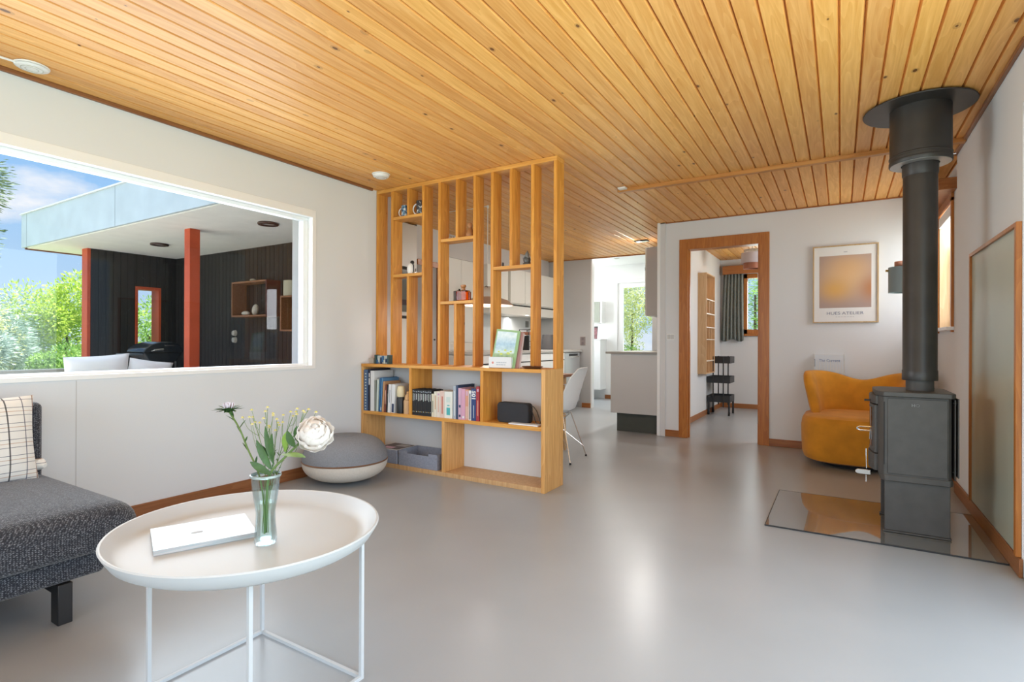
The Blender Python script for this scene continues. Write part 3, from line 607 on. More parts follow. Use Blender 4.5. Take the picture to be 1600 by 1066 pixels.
o = tag(MB().lathe([(0, .004), (.055, .004), (.07, .012), (.082, .016), (.084, .014), (.06, 0), (0, 0)], (-1.93, 3.45, .8665), 28, sy=.8).build('shallow_dish', bm_('oxide', (.12, .055, .035), .3), loc=(-1.93, 3.45, .8665), smooth=True), 'shallow dark brown dish at the right end of the top board', 'dish')
# small things on the divider's little shelves
def mug(label, x, z, r, h, flip):
    o = root('mug', label, 'mug', (x, 3.56, z), 'patterned mugs on the top left shelf')
    m1 = mat('mug_pattern_%d' % int(h*1000), (.7, .7, .7), .25); t = m1.node_tree; b = [n for n in t.nodes if n.type == 'BSDF_PRINCIPLED'][0]
    v = N(t, 'ShaderNodeTexVoronoi', i_Scale=48.0); tcn = N(t, 'ShaderNodeTexCoord'); t.links.new(tcn.outputs['Object'], v.inputs['Vector'])
    rp = N(t, 'ShaderNodeValToRGB'); rp.color_ramp.interpolation = 'CONSTANT'; t.links.new(v.outputs['Distance'], rp.inputs[0])
    e = rp.color_ramp.elements; e[0].color = (.02, .03, .05, 1); e[0].position = 0; e[1].position = .30; e[1].color = ((.10, .22, .34, 1), (.03, .03, .035, 1))[flip]
    q = e.new(.68); q.color = (.72, .72, .70, 1); t.links.new(rp.outputs[0], b.inputs['Base Color'])
    c = (x, 3.56, z)
    MB().lathe([(0, .004), (r*.9, .004), (r, .012), (r, h), (r*.9, h), (r*.9, .012), (0, .010)], c, 26).build('cup', m1, o, smooth=True)
    a = math.radians(190); pts = []
    for k in range(9):
        u = -PI/2+PI*k/8; d = r*.92+math.cos(u)*r*1.0; pts.append((x+math.cos(a)*d, 3.56+math.sin(a)*d, z+h*.45+math.sin(u)*h*.38))
    MB().tube(pts, r*.14, 8).build('handle', MT['white_plastic'], o, smooth=True)
mug('blue and white patterned mug, left one on the top left little shelf', -3.280, 2.1555, .034, .100, 0)
mug('black and white patterned mug, right one on the top left little shelf', -3.098, 2.1555, .041, .118, 1)
o = root('bird_figurine', 'white ceramic bird figurine with black head on the second little shelf', 'figurine', (-3.21, 3.56, 1.6505))
MB().lathe([(0, 0), (.024, 0), (.034, .02), (.036, .05), (.026, .082), (.016, .095), (0, .10)], (-3.21, 3.56, 1.6505), 20).build('body', MT['white_plastic'], o, smooth=True)
MB().lathe([(0, .088), (.014, .09), (.018, .102), (.013, .114), (0, .118)], (-3.196, 3.56, 1.6505), 16).tube([(-3.19, 3.55, 1.755), (-3.172, 3.55, 1.72), (-3.176, 3.553, 1.67), (-3.19, 3.555, 1.655)], .005).build('head', MT['black'], o, smooth=True)
o = root('crystal_ornament', 'small dark and silvery ornament lying left on the middle little shelf', 'ornament', (-2.765, 3.56, 1.9105))
MB().lathe([(0, 0), (.016, .002), (.02, .012), (.012, .024), (0, .03)], (-2.775, 3.56, 1.9105), 7).lathe([(0, 0), (.012, .002), (.014, .01), (0, .02)], (-2.74, 3.55, 1.9105), 6).build('stone', mat('quartz', (.35, .32, .28), .2, spec=.9), o)
MB().lathe([(0, 0), (.008, 0), (.010, .012), (0, .02)], (-2.718, 3.555, 1.9105), 10).build('bead', CRM, o)
o = root('wooden_figure', 'turned wooden gourd shaped figure on the middle little shelf', 'figurine', (-2.575, 3.56, 1.9105))
MB().lathe([(0, 0), (.032, 0), (.037, .012), (.034, .035), (.022, .060), (.014, .074), (.015, .080)], (-2.575, 3.56, 1.9105), 24).build('body', bm_('turned', (.36, .16, .06)), o, smooth=True)
MB().lathe([(.013, .076), (.020, .086), (.021, .098), (.014, .112), (0, .118)], (-2.575, 3.56, 1.9105), 24).build('head', bm_('turned2', (.42, .20, .08)), o, smooth=True)
# amber bottle
AG = glass_thin('amber_glass', (.95, .60, .16), 1.0); DA = bm_('darkamber', (.045, .02, .008))
o = root('amber_bottle', 'square amber glass bottle on the lower middle little shelf', 'bottle', (-2.635, 3.56, 1.3945))
m = MB(); m.prism(rrect(-2.690, -2.592, 1.3945, 1.480, .010), 'y', 3.525, 3.595); m.build('body', AG, o, bevel=.006)
m = MB(); m.prism(rrect(-2.680, -2.602, 1.400, 1.472, .008), 'y', 3.535, 3.585); m.build('inner_wall', glass_thin('amber_inner', (.92, .48, .10), .6), o)
MB().lathe([(.016, .084), (.015, .108), (.021, .113), (.023, .122), (.021, .131), (.013, .131), (.012, .084)], (-2.641, 3.56, 1.3945), 20).build('neck', mat('amber_neck', (.38, .14, .03), .15, spec=.8), o, smooth=True)
o2 = tag(box(-2.722, -2.694, 3.53, 3.59, 1.3945, 1.478).build('dark_tin', DA, loc=(-2.708, 3.56, 1.3945), bevel=.003), 'narrow dark tin standing left of the amber bottle', 'tin')
o3 = tag(MB().lathe([(0, 0), (.012, 0), (.012, .07), (0, .072)], (-2.578, 3.56, 1.3945), 16).build('glass_vial', glass_thin('vial_glass', (.75, .40, .2), 1.0), loc=(-2.578, 3.56, 1.3945), smooth=True), 'slim amber glass vial right of the square bottle', 'vial')
# dark figurine
o = root('stone_figurine', 'dark grey knotted stone figurine on the right little shelf', 'figurine', (-2.04, 3.56, 1.6455))
MB().lathe([(0, 0), (.036, 0), (.038, .010), (.026, .022), (.030, .040), (.024, .056), (.012, .062)], (-2.04, 3.56, 1.6455), 10, sy=.7).build('body', mat('soapstone', (.06, .06, .055), .4, var=.5, vscale=60), o, smooth=True)
MB().lathe([(0, .060), (.014, .064), (.018, .078), (.012, .094), (.006, .104), (0, .112)], (-2.04, 3.56, 1.6455), 10).tube([(-2.065, 3.56, 1.675), (-2.07, 3.555, 1.70), (-2.05, 3.55, 1.715), (-2.02, 3.55, 1.70)], .007).build('head', mat('soapstone_pale', (.16, .16, .15), .4), o, smooth=True)
tag(MB().lathe([(0, 0), (.008, 0), (.008, .03), (.004, .035), (0, .036)], (-2.258, 3.56, 1.6455), 10).build('small_peg', MT['black'], loc=(-2.258, 3.56, 1.6455)), 'tiny black peg figure at the left end of the right little shelf', 'ornament')

# ================================================================== POUF
o = root('floor_pouf', 'round two tone pouf, grey above and cream below, on the floor by the bookshelf', 'pouf', (-3.235, 2.86, 0))
PR = .315
def pz(n0, n1, n=14, top=True):
    out = []
    for k in range(n+1):
        a = math.radians(n0+(n1-n0)*k/n); out.append((PR*max(0.0, abs(math.cos(a)))**.62, .155+(.185 if a > 0 else .150)*math.copysign(abs(math.sin(a))**.9, math.sin(a))))
    return out
MB().lathe(pz(1.5, 90), (-3.235, 2.86, 0.006), 56).build('upper_cover', MT['pouf_grey'], o, smooth=True)
MB().lathe(list(reversed(pz(-1.5, -90))), (-3.235, 2.86, 0.006), 56).build('lower_cover', MT['pouf_cream'], o, smooth=True)
MB().lathe([(PR-.004, .157), (PR+.003, .161), (PR-.004, .165)], (-3.235, 2.86, 0), 56).build('piping', MT['piping'], o, smooth=True)
MB().lathe([(.0, .3435), (.075, .3445), (.080, .346), (.080, .3475), (.075, .349), (0, .350)], (-3.235, 2.86, 0), 36).build('top_disc', mat('pouf_disc', (.20, .21, .225), .9), o, smooth=True)

# ================================================================== COFFEE TABLE
TX, TY = -1.5425, .9925
MT['table_white'] = mat('cream_powder_coat', (.535, .55, .555), .42, spec=.4)
o = root('coffee_table', 'cream metal tray coffee table on thin wire legs in the foreground', 'table', (TX, TY, 0))
MB().lathe([(0, .462), (.325, .462), (.345, .464), (.362, .475), (.380, .494), (.386, .501), (.391, .502), (.394, .498), (.389, .488), (.372, .462), (.350, .449), (.33, .445), (0, .445)], (TX, TY, 0), 96, sy=.942).build('tray', MT['table_white'], o, smooth=True)
LX = (-1.793, -1.284); LY = (.826, 1.202); s_ = .0055
for x in LX:
    for y in LY: box(x-s_, x+s_, y-s_, y+s_, 0, .446).build('leg', MT['table_white'], o)
for y in LY: box(LX[0]+s_, LX[1]-s_, y-s_, y+s_, 0, .011).build('floor_bar', MT['table_white'], o)
for x in LX: box(x-s_, x+s_, LY[0]+s_, LY[1]-s_, 0, .011).build('floor_bar', MT['table_white'], o)
for y in LY: box(LX[0]+s_, LX[1]-s_, y-s_, y+s_, .434, .445).build('top_bar', MT['table_white'], o)
# coffee-table book
d1 = Vector((.39, .92, 0)).normalized(); d2 = Vector((.92, -.39, 0)).normalized()
Mk = Matrix(((d1.x, d2.x, 0, -1.822), (d1.y, d2.y, 0, .842), (0, 0, 1, .4630), (0, 0, 0, 1)))
o = root('picture_book', 'white picture book with pale watercolour cover lying on the coffee table', 'book', (-1.67, .92, .463))
MB().box(.002, .262, .002, .213, .0015, .0125).xf(Mk).build('pages', mat('white_pages', (.52, .53, .54), .8), o)
def watercolour():
    m, t, b = newmat('pale_watercolour'); L = t.links.new
    tcn = N(t, 'ShaderNodeTexCoord'); n = N(t, 'ShaderNodeTexNoise', i_Scale=2.2, i_Detail=3.0, i_Distortion=.5); L(tcn.outputs['Generated'], n.inputs['Vector'])
    r = N(t, 'ShaderNodeValToRGB'); L(n.outputs[0], r.inputs[0]); el = r.color_ramp.elements
    el[0].position = .36; el[0].color = (.49, .505, .52, 1); el[1].position = .62; el[1].color = (.57, .58, .59, 1); q = el.new(.47); q.color = (.42, .50, .53, 1)
    L(r.outputs[0], b.inputs['Base Color']); b.inputs['Roughness'].default_value = .25; return m
WC = watercolour()
MB().box(0, .265, 0, .216, 0, .0015).box(0, .265, 0, .216, .0125, .0145).box(0, .265, .216, .2175, 0, .0145).xf(Mk).build('cover', WC, o)
MB().lathe([(0, 0), (.016, 0), (.016, .0004), (0, .0004)], (.115, .115, .0146), 20, sy=.6).xf(Mk).build('printed_oval', bm_('mutedgrey', (.36, .36, .37)), o)

# ================================================================== VASE AND FLOWERS
VX, VY, VZ = -1.449, .981, .4635
VG = glass_thin('pale_blue_glass', (.90, .95, .955), .55)
prof = [(r_*.60, z_) for r_, z_ in [(.0, .0), (.045, .0), (.052, .006), (.050, .03), (.045, .065), (.044, .095), (.052, .125), (.060, .16), (.066, .195), (.071, .200), (.069, .205), (.064, .202), (.056, .16), (.048, .125), (.040, .095), (.041, .065), (.045, .03), (.044, .014), (0, .012)]]
o = root('glass_vase', 'pale blue fluted glass vase on the coffee table', 'vase', (VX, VY, VZ))
MB().lathe(prof, (VX, VY, VZ), 72, ripple=lambda a, z: .018*math.cos(12*a)*(1 if .004 < z < .195 else .2)).build('glass_body', VG, o, smooth=True)
MB().lathe([(0, .0135), (.0240, .0135), (.0225, .065), (.022, .095), (.0255, .122), (0, .1225)], (VX, VY, VZ), 36).build('water', glass_thin('water', (.93, .97, .95), .5), o, smooth=True)
MB().lathe([(.0405, .196), (.0435, .199), (.0432, .204), (.0402, .205), (.0396, .200)], (VX, VY, VZ), 60, close=True).build('rim', mat('glass_rim', (.62, .74, .74), .08, spec=1.0, trans=.6), o, smooth=True)
MT['stem'] = mat('green_stem', (.13, .21, .06), .6); MT['leafg'] = mat('dark_leaf', (.055, .13, .035), .5, var=.3, vscale=40); MT['leafl'] = mat('light_leaf', (.22, .38, .06), .5, var=.2, vscale=40)
MT['petal'] = mat('white_petals', (.88, .85, .82), .8, spec=.1)
_t = MT['petal'].node_tree; _o = [q for q in _t.nodes if q.type == 'OUTPUT_MATERIAL'][0]; _b = [q for q in _t.nodes if q.type == 'BSDF_PRINCIPLED'][0]
_ts = N(_t, 'ShaderNodeBsdfTranslucent'); _ts.inputs[0].default_value = (.9, .86, .82, 1); _mi = N(_t, 'ShaderNodeMixShader'); _mi.inputs[0].default_value = .42
_t.links.new(_b.outputs[0], _mi.inputs[1]); _t.links.new(_ts.outputs[0], _mi.inputs[2]); _t.links.new(_mi.outputs[0], _o.inputs[0]); MT['petalp'] = mat('lilac_white_petals', (.70, .62, .68), .7); MT['yel'] = mat('yellow_centre', (.60, .54, .17), .7)
def leaf(mb, base, d, up, L, w, droop=.25, mi=0, fold=.25):
    d = Vector(d).normalized(); up = Vector(up); s = d.cross(up).normalized(); up = s.cross(d).normalized(); n = 7; rows = []
    for i in range(n):
        t = i/(n-1); ww = w*math.sin(PI*min(1, t*.93+.05))**.8*.5; c = Vector(base)+d*L*t-up*(droop*L*t*t)
        rows.append((c-s*ww+up*ww*fold, c, c+s*ww+up*ww*fold))
    vs = [p for r in rows for p in r]; fs = []
    for i in range(n-1):
        for j in (0, 1): fs.append((i*3+j, i*3+j+1, i*3+j+4, i*3+j+3))
    mb.add(vs, fs, mi); return mb
def W3(x, z, y=VY): return Vector((x, y, z))
def curve_pts(p, n=12):
    p = [Vector(q) for q in p]; out = []
    for i in range(len(p)-1):
        a = p[max(i-1, 0)]; b = p[i]; c = p[i+1]; d = p[min(i+2, len(p)-1)]
        for k in range(n):
            t = k/n; out.append(.5*((2*b)+(c-a)*t+(2*a-5*b+4*c-d)*t*t+(3*b-a-3*c+d)*t**3))
    out.append(p[-1]); return out
GF = 'cut flowers in the glass vase'
# aster
o = root('aster', 'tall aster with green bracts leaning left out of the vase', 'flower', (VX-.02, VY, VZ+.03), GF)
ast = curve_pts([(-1.445, .975, VZ+.03), (-1.458, .98, .59), (-1.484, .981, .665), (-1.535, .98, .73), (-1.58, .98, .79), (-1.635, .98, .838)], 6)
MB().tube(ast, [.0026]*len(ast), 7).build('stem', MT['stem'], o, smooth=True)
m = MB(); rr = random.Random(3)
for i, (t, sgn, L) in enumerate(((14, 1, .045), (17, -1, .05), (20, 1, .028), (22, -1, .045), (24, 1, .038), (26, -1, .038), (28, 1, .03), (27, -1, .055))):
    p = ast[min(t, len(ast)-1)]; leaf(m, p, (sgn*.75-.2, rr.uniform(-.5, .5), .8), (0, 0, 1), L, .006, .1)
m.build('leaves', MT['leafg'], o, smooth=True)
hd = Vector((-1.640, .98, .843)); m = MB()
for ring, (n, L, el) in enumerate(((20, .040, .12), (18, .034, .35), (14, .022, -.1))):
    for k in range(n):
        a = 2*PI*k/n+ring*.2; leaf(m, hd+Vector((math.cos(a), math.sin(a), 0))*.006, (math.cos(a), math.sin(a), el+rr.uniform(-.15, .15)), (0, 0, 1), L*rr.uniform(.8, 1.1), .0085, .1)
m.lathe([(0, -.008), (.010, -.006), (.016, .004), (.010, .008), (0, .009)], hd, 14); m.build('bracts', MT['leafg'], o, smooth=True)
m = MB()
for k in range(70):
    a = rr.uniform(0, 2*PI); r = rr.uniform(.0, .016); leaf(m, hd+Vector((math.cos(a)*r, math.sin(a)*r, .006)), (math.cos(a)*.4, math.sin(a)*.4, 1), (math.cos(a), math.sin(a), .1), rr.uniform(.014, .022), .004, .1)
m.build('petals', MT['petalp'], o, smooth=True)
# chamomile sprays
for q, (top, sub, lab) in enumerate((((-1.545, .825), 5, 'chamomile spray with small yellow heads, leftmost beside the aster'), ((-1.500, .845), 5, 'upright chamomile spray left of the middle of the bunch'), ((-1.455, .812), 5, 'lower chamomile spray in the middle of the bunch'), ((-1.40, .835), 5, 'chamomile spray right of the middle of the bunch'), ((-1.345, .858), 4, 'tallest thin chamomile spray behind the peony'))):
    yb = VY+.02+.012*q
    o = root('chamomile', lab, 'flower', (VX, yb, VZ+.03), GF); m = MB(); hs = []; 
    b0 = Vector((-1.456+.003*q, VY-.006+.003*q, VZ+.03)); j = Vector((-1.468+.012*q, (yb+VY)/2, .70)); T = Vector((top[0], yb, top[1]))
    s1 = curve_pts([b0, (VX-.006+.003*q, VY+.002*q, .60), j, (j+T)/2+Vector((0, 0, .01)), T], 5); m.tube(s1, .0011, 5)
    hs.append(T)
    for k in range(sub):
        p = s1[9+2*k if 9+2*k < len(s1) else -2]; e = T+Vector((rr.uniform(-.045, .045), rr.uniform(-.03, .03), rr.uniform(-.03, .016)))
        m.tube(curve_pts([p, (p+e)/2+Vector(((e.x-p.x)*.15, 0, -.008)), e], 4), .0008, 4); hs.append(e)
    m.build('stem', MT['stem'], o)
    for h in hs:
        m = MB()
        for k in range(9):
            a = 2*PI*k/9; leaf(m, h+Vector((math.cos(a), math.sin(a), 0))*.0022, (math.cos(a), math.sin(a), -.1), (0, 0, 1), .0055, .003, .3, 1)
        m.lathe([(0, -.002), (.0036, -.001), (.0042, .0015), (.0024, .0036), (0, .004)], h, 10); m.build('flower_head', [MT['yel'], MT['petal']], o, smooth=True)
    m = MB()
    for k in range(5):
        p = s1[8+k]; leaf(m, p, (rr.uniform(-1, 1), rr.uniform(-.5, .5), .6), (0, 0, 1), .016, .005, .1)
    m.build('leaves', MT['leafg'], o, smooth=True)
# peony
o = root('peony', 'large white peony bloom leaning right in the vase', 'flower', (VX, VY, VZ+.03), GF)
PC = Vector((-1.238, .985, .805))
st = curve_pts([(-1.452, .985, VZ+.03), (-1.445, .982, .60), (-1.428, .98, .67), (-1.35, .982, .735), (-1.285, .985, .785)], 6)
MB().tube(st, .0034, 7).build('stem', MT['stem'], o, smooth=True)
ax = Vector((.62, -.45, .45)).normalized(); up0 = Vector((0, 0, 1)); sx_ = ax.cross(up0).normalized(); ux_ = sx_.cross(ax)
m = MB(); rr2 = random.Random(11)
for ring, (n, th, R_, W_, L_) in enumerate(((4, .30, .034, .75, .75), (6, .62, .038, .75, .85), (7, 1.0, .042, .75, .95), (7, 1.4, .046, .75, 1.0), (7, 1.8, .048, .7, .95))):
    for k in range(n):
        az = 2*PI*(k+.5*(ring % 2))/n+rr2.uniform(-.12, .12); ph0 = rr2.uniform(0, 6); RR = R_*rr2.uniform(.95, 1.08)
        def fn(u, v, az=az, th=th, RR=RR, W_=W_, L_=L_, ph0=ph0):
            # petal: patch of a ball, root low on the cup, tip lifting off and ruffled
            t = 2.5-(2.5-th+.25)*u; wv = (2*v-1)*W_*math.sin(PI*(.10+.72*u)); a2 = az+wv/max(.35, math.sin(max(.25, min(2.6, t))))*.9
            rr_ = RR*(.90+.14*u**2)+.0022*math.sin(ph0+9*v)*u*u-.004*(2*v-1)**2
            d = ax*math.cos(t)+(sx_*math.cos(a2)+ux_*math.sin(a2))*math.sin(t)
            return PC+d*rr_
        m.grid(fn, 9, 8)
m.lathe([(0, -.032), (.020, -.026), (.031, -.008), (.030, .012), (.018, .026), (0, .031)], PC, 18)
m.build('bloom', MT['petal'], o, smooth=True)
m = MB()
for (b_, d_, L, w_) in (((-1.29, .975, .775), (.25, -.5, 1), .055, .030), ((-1.30, .97, .765), (-.35, -.4, .9), .05, .028), ((-1.285, .965, .762), (.6, -.6, .25), .05, .026)): leaf(m, b_, d_, (0, -1, .3), L, w_, .15)
m.build('sepals', MT['leafg'], o, smooth=True)
m = MB(); leaf(m, (-1.365, .975, .735), (1, -.15, .12), (0, -.3, 1), .125, .026, .05); leaf(m, (-1.36, .98, .742), (.5, -.2, .9), (0, -1, .3), .07, .028, .1); leaf(m, (-1.355, .98, .745), (.25, -.25, 1), (0, -1, .3), .06, .03, .1); m.build('light_leaves', MT['leafl'], o, smooth=True)
m = MB()
for (b_, d_, L, w_) in (((-1.415, .975, .672), (-.95, -.1, .28), .10, .022), ((-1.42, .98, .685), (-.55, -.2, .85), .10, .026), ((-1.412, .982, .70), (-.35, -.1, 1), .115, .024), ((-1.405, .975, .71), (.1, -.2, 1), .085, .028), ((-1.43, .985, .72), (-.9, -.2, .55), .07, .018)): leaf(m, b_, d_, (0, -1, .5), L, w_, .08)
m.build('leaves', MT['leafg'], o, smooth=True)
# ================================================================== SOFA
o = root('sofa', 'dark grey tweed sofa against the left wall under the picture window', 'sofa', (-3.0, .2, 0))
SY0, SY1 = -1.1, 1.0
box(-3.49, -2.475, SY0, .985, .150, .248).build('base', MT['tweed'], o, bevel=.022, seg=4)
def cushion(x0, x1, y0, y1, z0, z1, r=.06, rz=.07, crown=.02):
    """soft slab: rounded-rectangle plan, rounded edges, crowned top"""
    mb = MB(); cx, cy = (x0+x1)/2, (y0+y1)/2; a, b = (x1-x0)/2, (y1-y0)/2; nc = 7; ring = []
    for (sx_, sy_, a0) in ((1, 1, 0), (-1, 1, 90), (-1, -1, 180), (1, -1, 270)):
        for k in range(nc+1): q = math.radians(a0+90*k/nc); ring.append((sx_*(a-r)+r*math.cos(q), sy_*(b-r)+r*math.sin(q)))
    ne = []
    for i, p in enumerate(ring):     # add points along the straight sides
        q = ring[(i+1) % len(ring)]; ne.append(p); d = math.hypot(q[0]-p[0], q[1]-p[1]); kk = int(d/.08)
        for j in range(1, kk): ne.append((p[0]+(q[0]-p[0])*j/kk, p[1]+(q[1]-p[1])*j/kk))
    ring = ne; rows = []; H = z1-z0; rz = min(rz, H/2)
    prof = [(0.0, z0, 0), (1-.03/a*1, z0, 0)]
    lv = [(rz*(1-math.cos(t))*.0+0, 0) for t in ()]
    seq = [('s', .3, z0), ('s', .7, z0)]
    for k in range(7): t = PI/2*k/6; seq.append(('i', rz*.45*(1-math.sin(t)), z0+rz*.45*(1-math.cos(t))))
    for k in range(9): t = PI/2*k/8; seq.append(('i', rz*(1-math.cos(t)), z1-rz*(1-math.sin(t))))
    for f in (.93, .85, .72, .55, .35, .12): seq.append(('s', f, z1))
    for (kind, val, z) in seq:
        row = []
        for (px, py) in ring:
            if kind == 'i': X = px*(1-val/a); Y = py*(1-val/b) if abs(py) > 0 else py; X = px-math.copysign(min(val, abs(px)), px)*(abs(px)/a)**3; Y = py-math.copysign(min(val, abs(py)), py)*(abs(py)/b)**3; c_ = 0
            else:
                ia = (a-rz)*1.0; ib = (b-rz)*1.0; X = px*(ia/a)*val; Y = py*(1-(1-val)*1.0)*(ib/b); c_ = crown*(1-(X/a)**2)*(1-(Y/b)**4) if z == z1 else 0
            row.append((cx+X, cy+Y, z+c_))
        rows.append(row)
    n = len(ring); vs = [p for r_ in rows for p in r_]; fs = []
    for i in range(len(rows)-1):
        for j in range(n): fs.append((i*n+j, i*n+(j+1) % n, (i+1)*n+(j+1) % n, (i+1)*n+j))
    fs += [tuple(range(n-1, -1, -1)), tuple((len(rows)-1)*n+j for j in range(n))]
    return mb.add(vs, fs)
cushion(-3.47, -2.405, SY0-.02, 1.085, .248, .420, r=.07, rz=.085, crown=.025).build('seat_cushion', MT['tweed'], o, smooth=True)
box(-3.50, -3.285, SY0, 1.045, .25, .762).build('backrest', MT['tweed'], o, bevel=.03, seg=5)
MT['iron'] = mat('dark_metal_leg', (.035, .033, .033), .35, metal=.6)
for y in (.83, -.95):
    l = box(-2.535, -2.470, y, y+.045, 0, .150).build('leg', MT['iron'], o, bevel=.002)
    box(-3.30, -2.536, y+.005, y+.04, .105, .149).build('leg_arm', MT['iron'], l)
    box(-3.36, -3.30, y, y+.045, 0, .149).build('leg', MT['iron'], o, bevel=.002)
# plaid pillow leaning on the backrest
def pillow(w, h, t, n=22):
    mb = MB()
    def prof(a, b):
        return t/2*max(0, (1-abs(a)**2.6))**.55*max(0, (1-abs(b)**2.6))**.55
    def fn(u, v, sg):
        a, b = 2*u-1, 2*v-1; k = 1-.05*(1-abs(a)**2)*abs(b)**6-.0; k2 = 1-.05*(1-abs(b)**2)*abs(a)**6
        return (a*w/2*k2, sg*prof(a, b), b*h/2*k)
    mb.grid(lambda u, v: fn(u, v, 1), n, n); mb.grid(lambda u, v: fn(u, v, -1), n, n); return mb
pl = pillow(.52, .40, .15).build('pillow', MT['plaid'], keep=True, smooth=True)
pl.location = (-3.205, .735, .605); pl.rotation_euler = (math.radians(-10), 0, math.radians(92))
tag(pl, 'off white plaid pillow leaning against the backrest of the dark grey sofa', 'pillow')
m = MB().tube([(-3.262, .985, .470), (-3.245, 1.0, .474), (-3.225, 1.015, .474), (-3.205, 1.025, .468)], [.012, .026, .028, .010], 12)
tag(m.build('cloth_roll', MT['plaid'], loc=(-3.235, 1.0, .445), smooth=True), 'small rolled plaid cloth tip lying where sofa seat and backrest meet', 'cloth')

# ================================================================== CEILING FITTINGS
def detector(label, x, y, r, h):
    o = root('smoke_detector', label, 'smoke detector', (x, y, CZ)); MB().lathe([(0, CZ-.008), (r*1.0, CZ-.008), (r*1.04, CZ-.002), (r, CZ), (0, CZ)], (x, y, 0), 36).build('base', MT['white_plastic'], o, smooth=True)
    MB().lathe([(0, CZ-h), (r*.55, CZ-h), (r*.88, CZ-h*.72), (r*.95, CZ-.010), (0, CZ-.008)], (x, y, 0), 36).build('cover', MT['white_plastic'], o, smooth=True)
    for k in range(2): MB().lathe([(r*(.35+.25*k), CZ-h-.0008), (r*(.40+.25*k), CZ-h-.0008), (r*(.40+.25*k), CZ-h+.006), (r*(.35+.25*k), CZ-h+.006)], (x, y, 0), 30, close=True).build('vent_ring', mat('detector_vent', (.55, .54, .48), .6), o)
    return o
detector('round cream smoke detector on the ceiling beside the slatted divider', -3.19, 3.175, .070, .032)
o = detector('flat white round junction on the ceiling above the picture window', -3.425, 1.035, .068, .018)
tag(MB().tube([(-3.425, 1.0, CZ-.006), (-3.44, .85, CZ-.006), (-3.455, .5, CZ-.006), (-3.46, -.6, CZ-.006)], .006, 8).build('surface_cable', MT['white_plastic'], loc=(-3.44, .85, CZ), smooth=True), 'white cable running along the ceiling edge from the flat white junction', 'cable')
tag(box(-1.675, -1.605, 4.505, 4.565, 2.404, 2.4195).build('motion_sensor', MT['white_plastic'], loc=(-1.64, 4.53, 2.42), bevel=.003), 'tiny white box at the left end of the wooden ceiling beam', 'sensor')
o = root('ceiling_spotlight', 'small square black spotlight on the boarded kitchen ceiling', 'spotlight', (-2.27, 7.03, CZ))
box(-2.36, -2.18, 6.98, 7.08, CZ-.016, CZ).build('housing', MT['black'], o, bevel=.003)
box(-2.34, -2.20, 6.995, 7.065, CZ-.018, CZ-.0155).build('lens', mat('spot_lens', (.45, .55, .50), .3), o)

# ================================================================== STOVE
SX, SYc = .386, 3.86
o = root('wood_stove', 'black cast iron wood stove standing on the hearth plate', 'stove', (.35, 3.86, .008)); SB = MT['steel_black']
Z0 = .0085
MB().box(.210, .500, 3.672, 3.690, .018, .30).box(.212, .502, 4.03, 4.048, .018, .30).box(.478, .498, 3.690, 4.03, .018, .30).box(.205, .506, 3.666, 3.696, Z0, .018).box(.205, .506, 4.024, 4.054, Z0, .018).build('plinth', SB, o, bevel=.003)
box(.235, .475, 3.70, 4.02, .03, .05).build('plinth_shelf', MT['black_matte'], o)
body = MB().prism([(.182, 3.69), (.205, 3.655), (.490, 3.655), (.505, 3.675), (.505, 4.045), (.490, 4.065), (.205, 4.065), (.182, 4.03)], 'z', .325, .765).build('body', SB, o, bevel=.003)
MB().prism([(.190, 3.69), (.208, 3.650), (.498, 3.650), (.512, 3.68), (.512, 4.04), (.498, 4.07), (.208, 4.07), (.190, 4.03)], 'z', .296, .330).build('bottom_frame', SB, o, bevel=.004)
MB().prism([(.166, 3.70), (.203, 3.640), (.502, 3.640), (.522, 3.67), (.522, 4.05), (.502, 4.08), (.203, 4.08), (.166, 4.02)], 'z', .765, .792).build('top_plate', SB, o, bevel=.004)
box(.222, .486, 3.650, 3.656, .338, .756).build('side_panel', SB, o, bevel=.006, seg=3)
# embossed mark on the side panel
m = MB(); ex, ez = .343, .722
m.lathe([(.0088, 0), (.0105, 0), (.0105, .0015), (.0088, .0015)], (0, 0, 0), 20, close=True); k0 = 0
m.v = [(ex+.013+p[0]*.8, 3.6455-p[2]+.0, ez+p[1]*.7) for p in m.v]
m.box(ex-.013, ex-.010, 3.6445, 3.646, ez-.008, ez+.008).box(ex-.002, ex+.001, 3.6445, 3.646, ez-.008, ez+.008).box(ex-.010, ex-.002, 3.6445, 3.646, ez-.001, ez+.001)
m.build('emblem', mat('dull_steel', (.20, .20, .20), .5, metal=.3), o)
# door side facing the armchair
def arc_prism(x_in, bulge, y0, y1, z0, z1, n=10):
    p = [(x_in, y0)]+[(x_in-bulge*math.sin(PI*k/n), y0+(y1-y0)*k/n) for k in range(0, n+1)]+[(x_in, y1)]
    q = []; [q.append(a) for a in p if not q or (abs(a[0]-q[-1][0])+abs(a[1]-q[-1][1])) > 1e-6]
    return MB().prism(q+[(x_in+.03, y1), (x_in+.03, y0)], 'z', z0, z1)
arc_prism(.170, .026, 3.70, 4.02, .715, .764).build('upper_fascia', SB, o, bevel=.003)
dr_ = arc_prism(.164, .018, 3.715, 4.005, .435, .708).build('door', SB, o, bevel=.003)
MB().grid(lambda u, v: (.1635-.019*math.sin(PI*(.16+.68*u)), 3.715+.29*(.16+.68*u), .465+.225*v), 12, 2).build('door_glass', mat('stove_glass', (.10, .055, .03), .04, spec=1.0), dr_, smooth=True)
MB().tube([(.150, 3.80, .570), (.095, 3.80, .570), (.083, 3.80, .562), (.083, 3.80, .554), (.095, 3.80, .548), (.150, 3.80, .548)], .0045, 8).tube([(.150, 3.79, .559), (.146, 3.79, .50)], .004).build('door_handle', MT['chrome'], dr_, smooth=True)
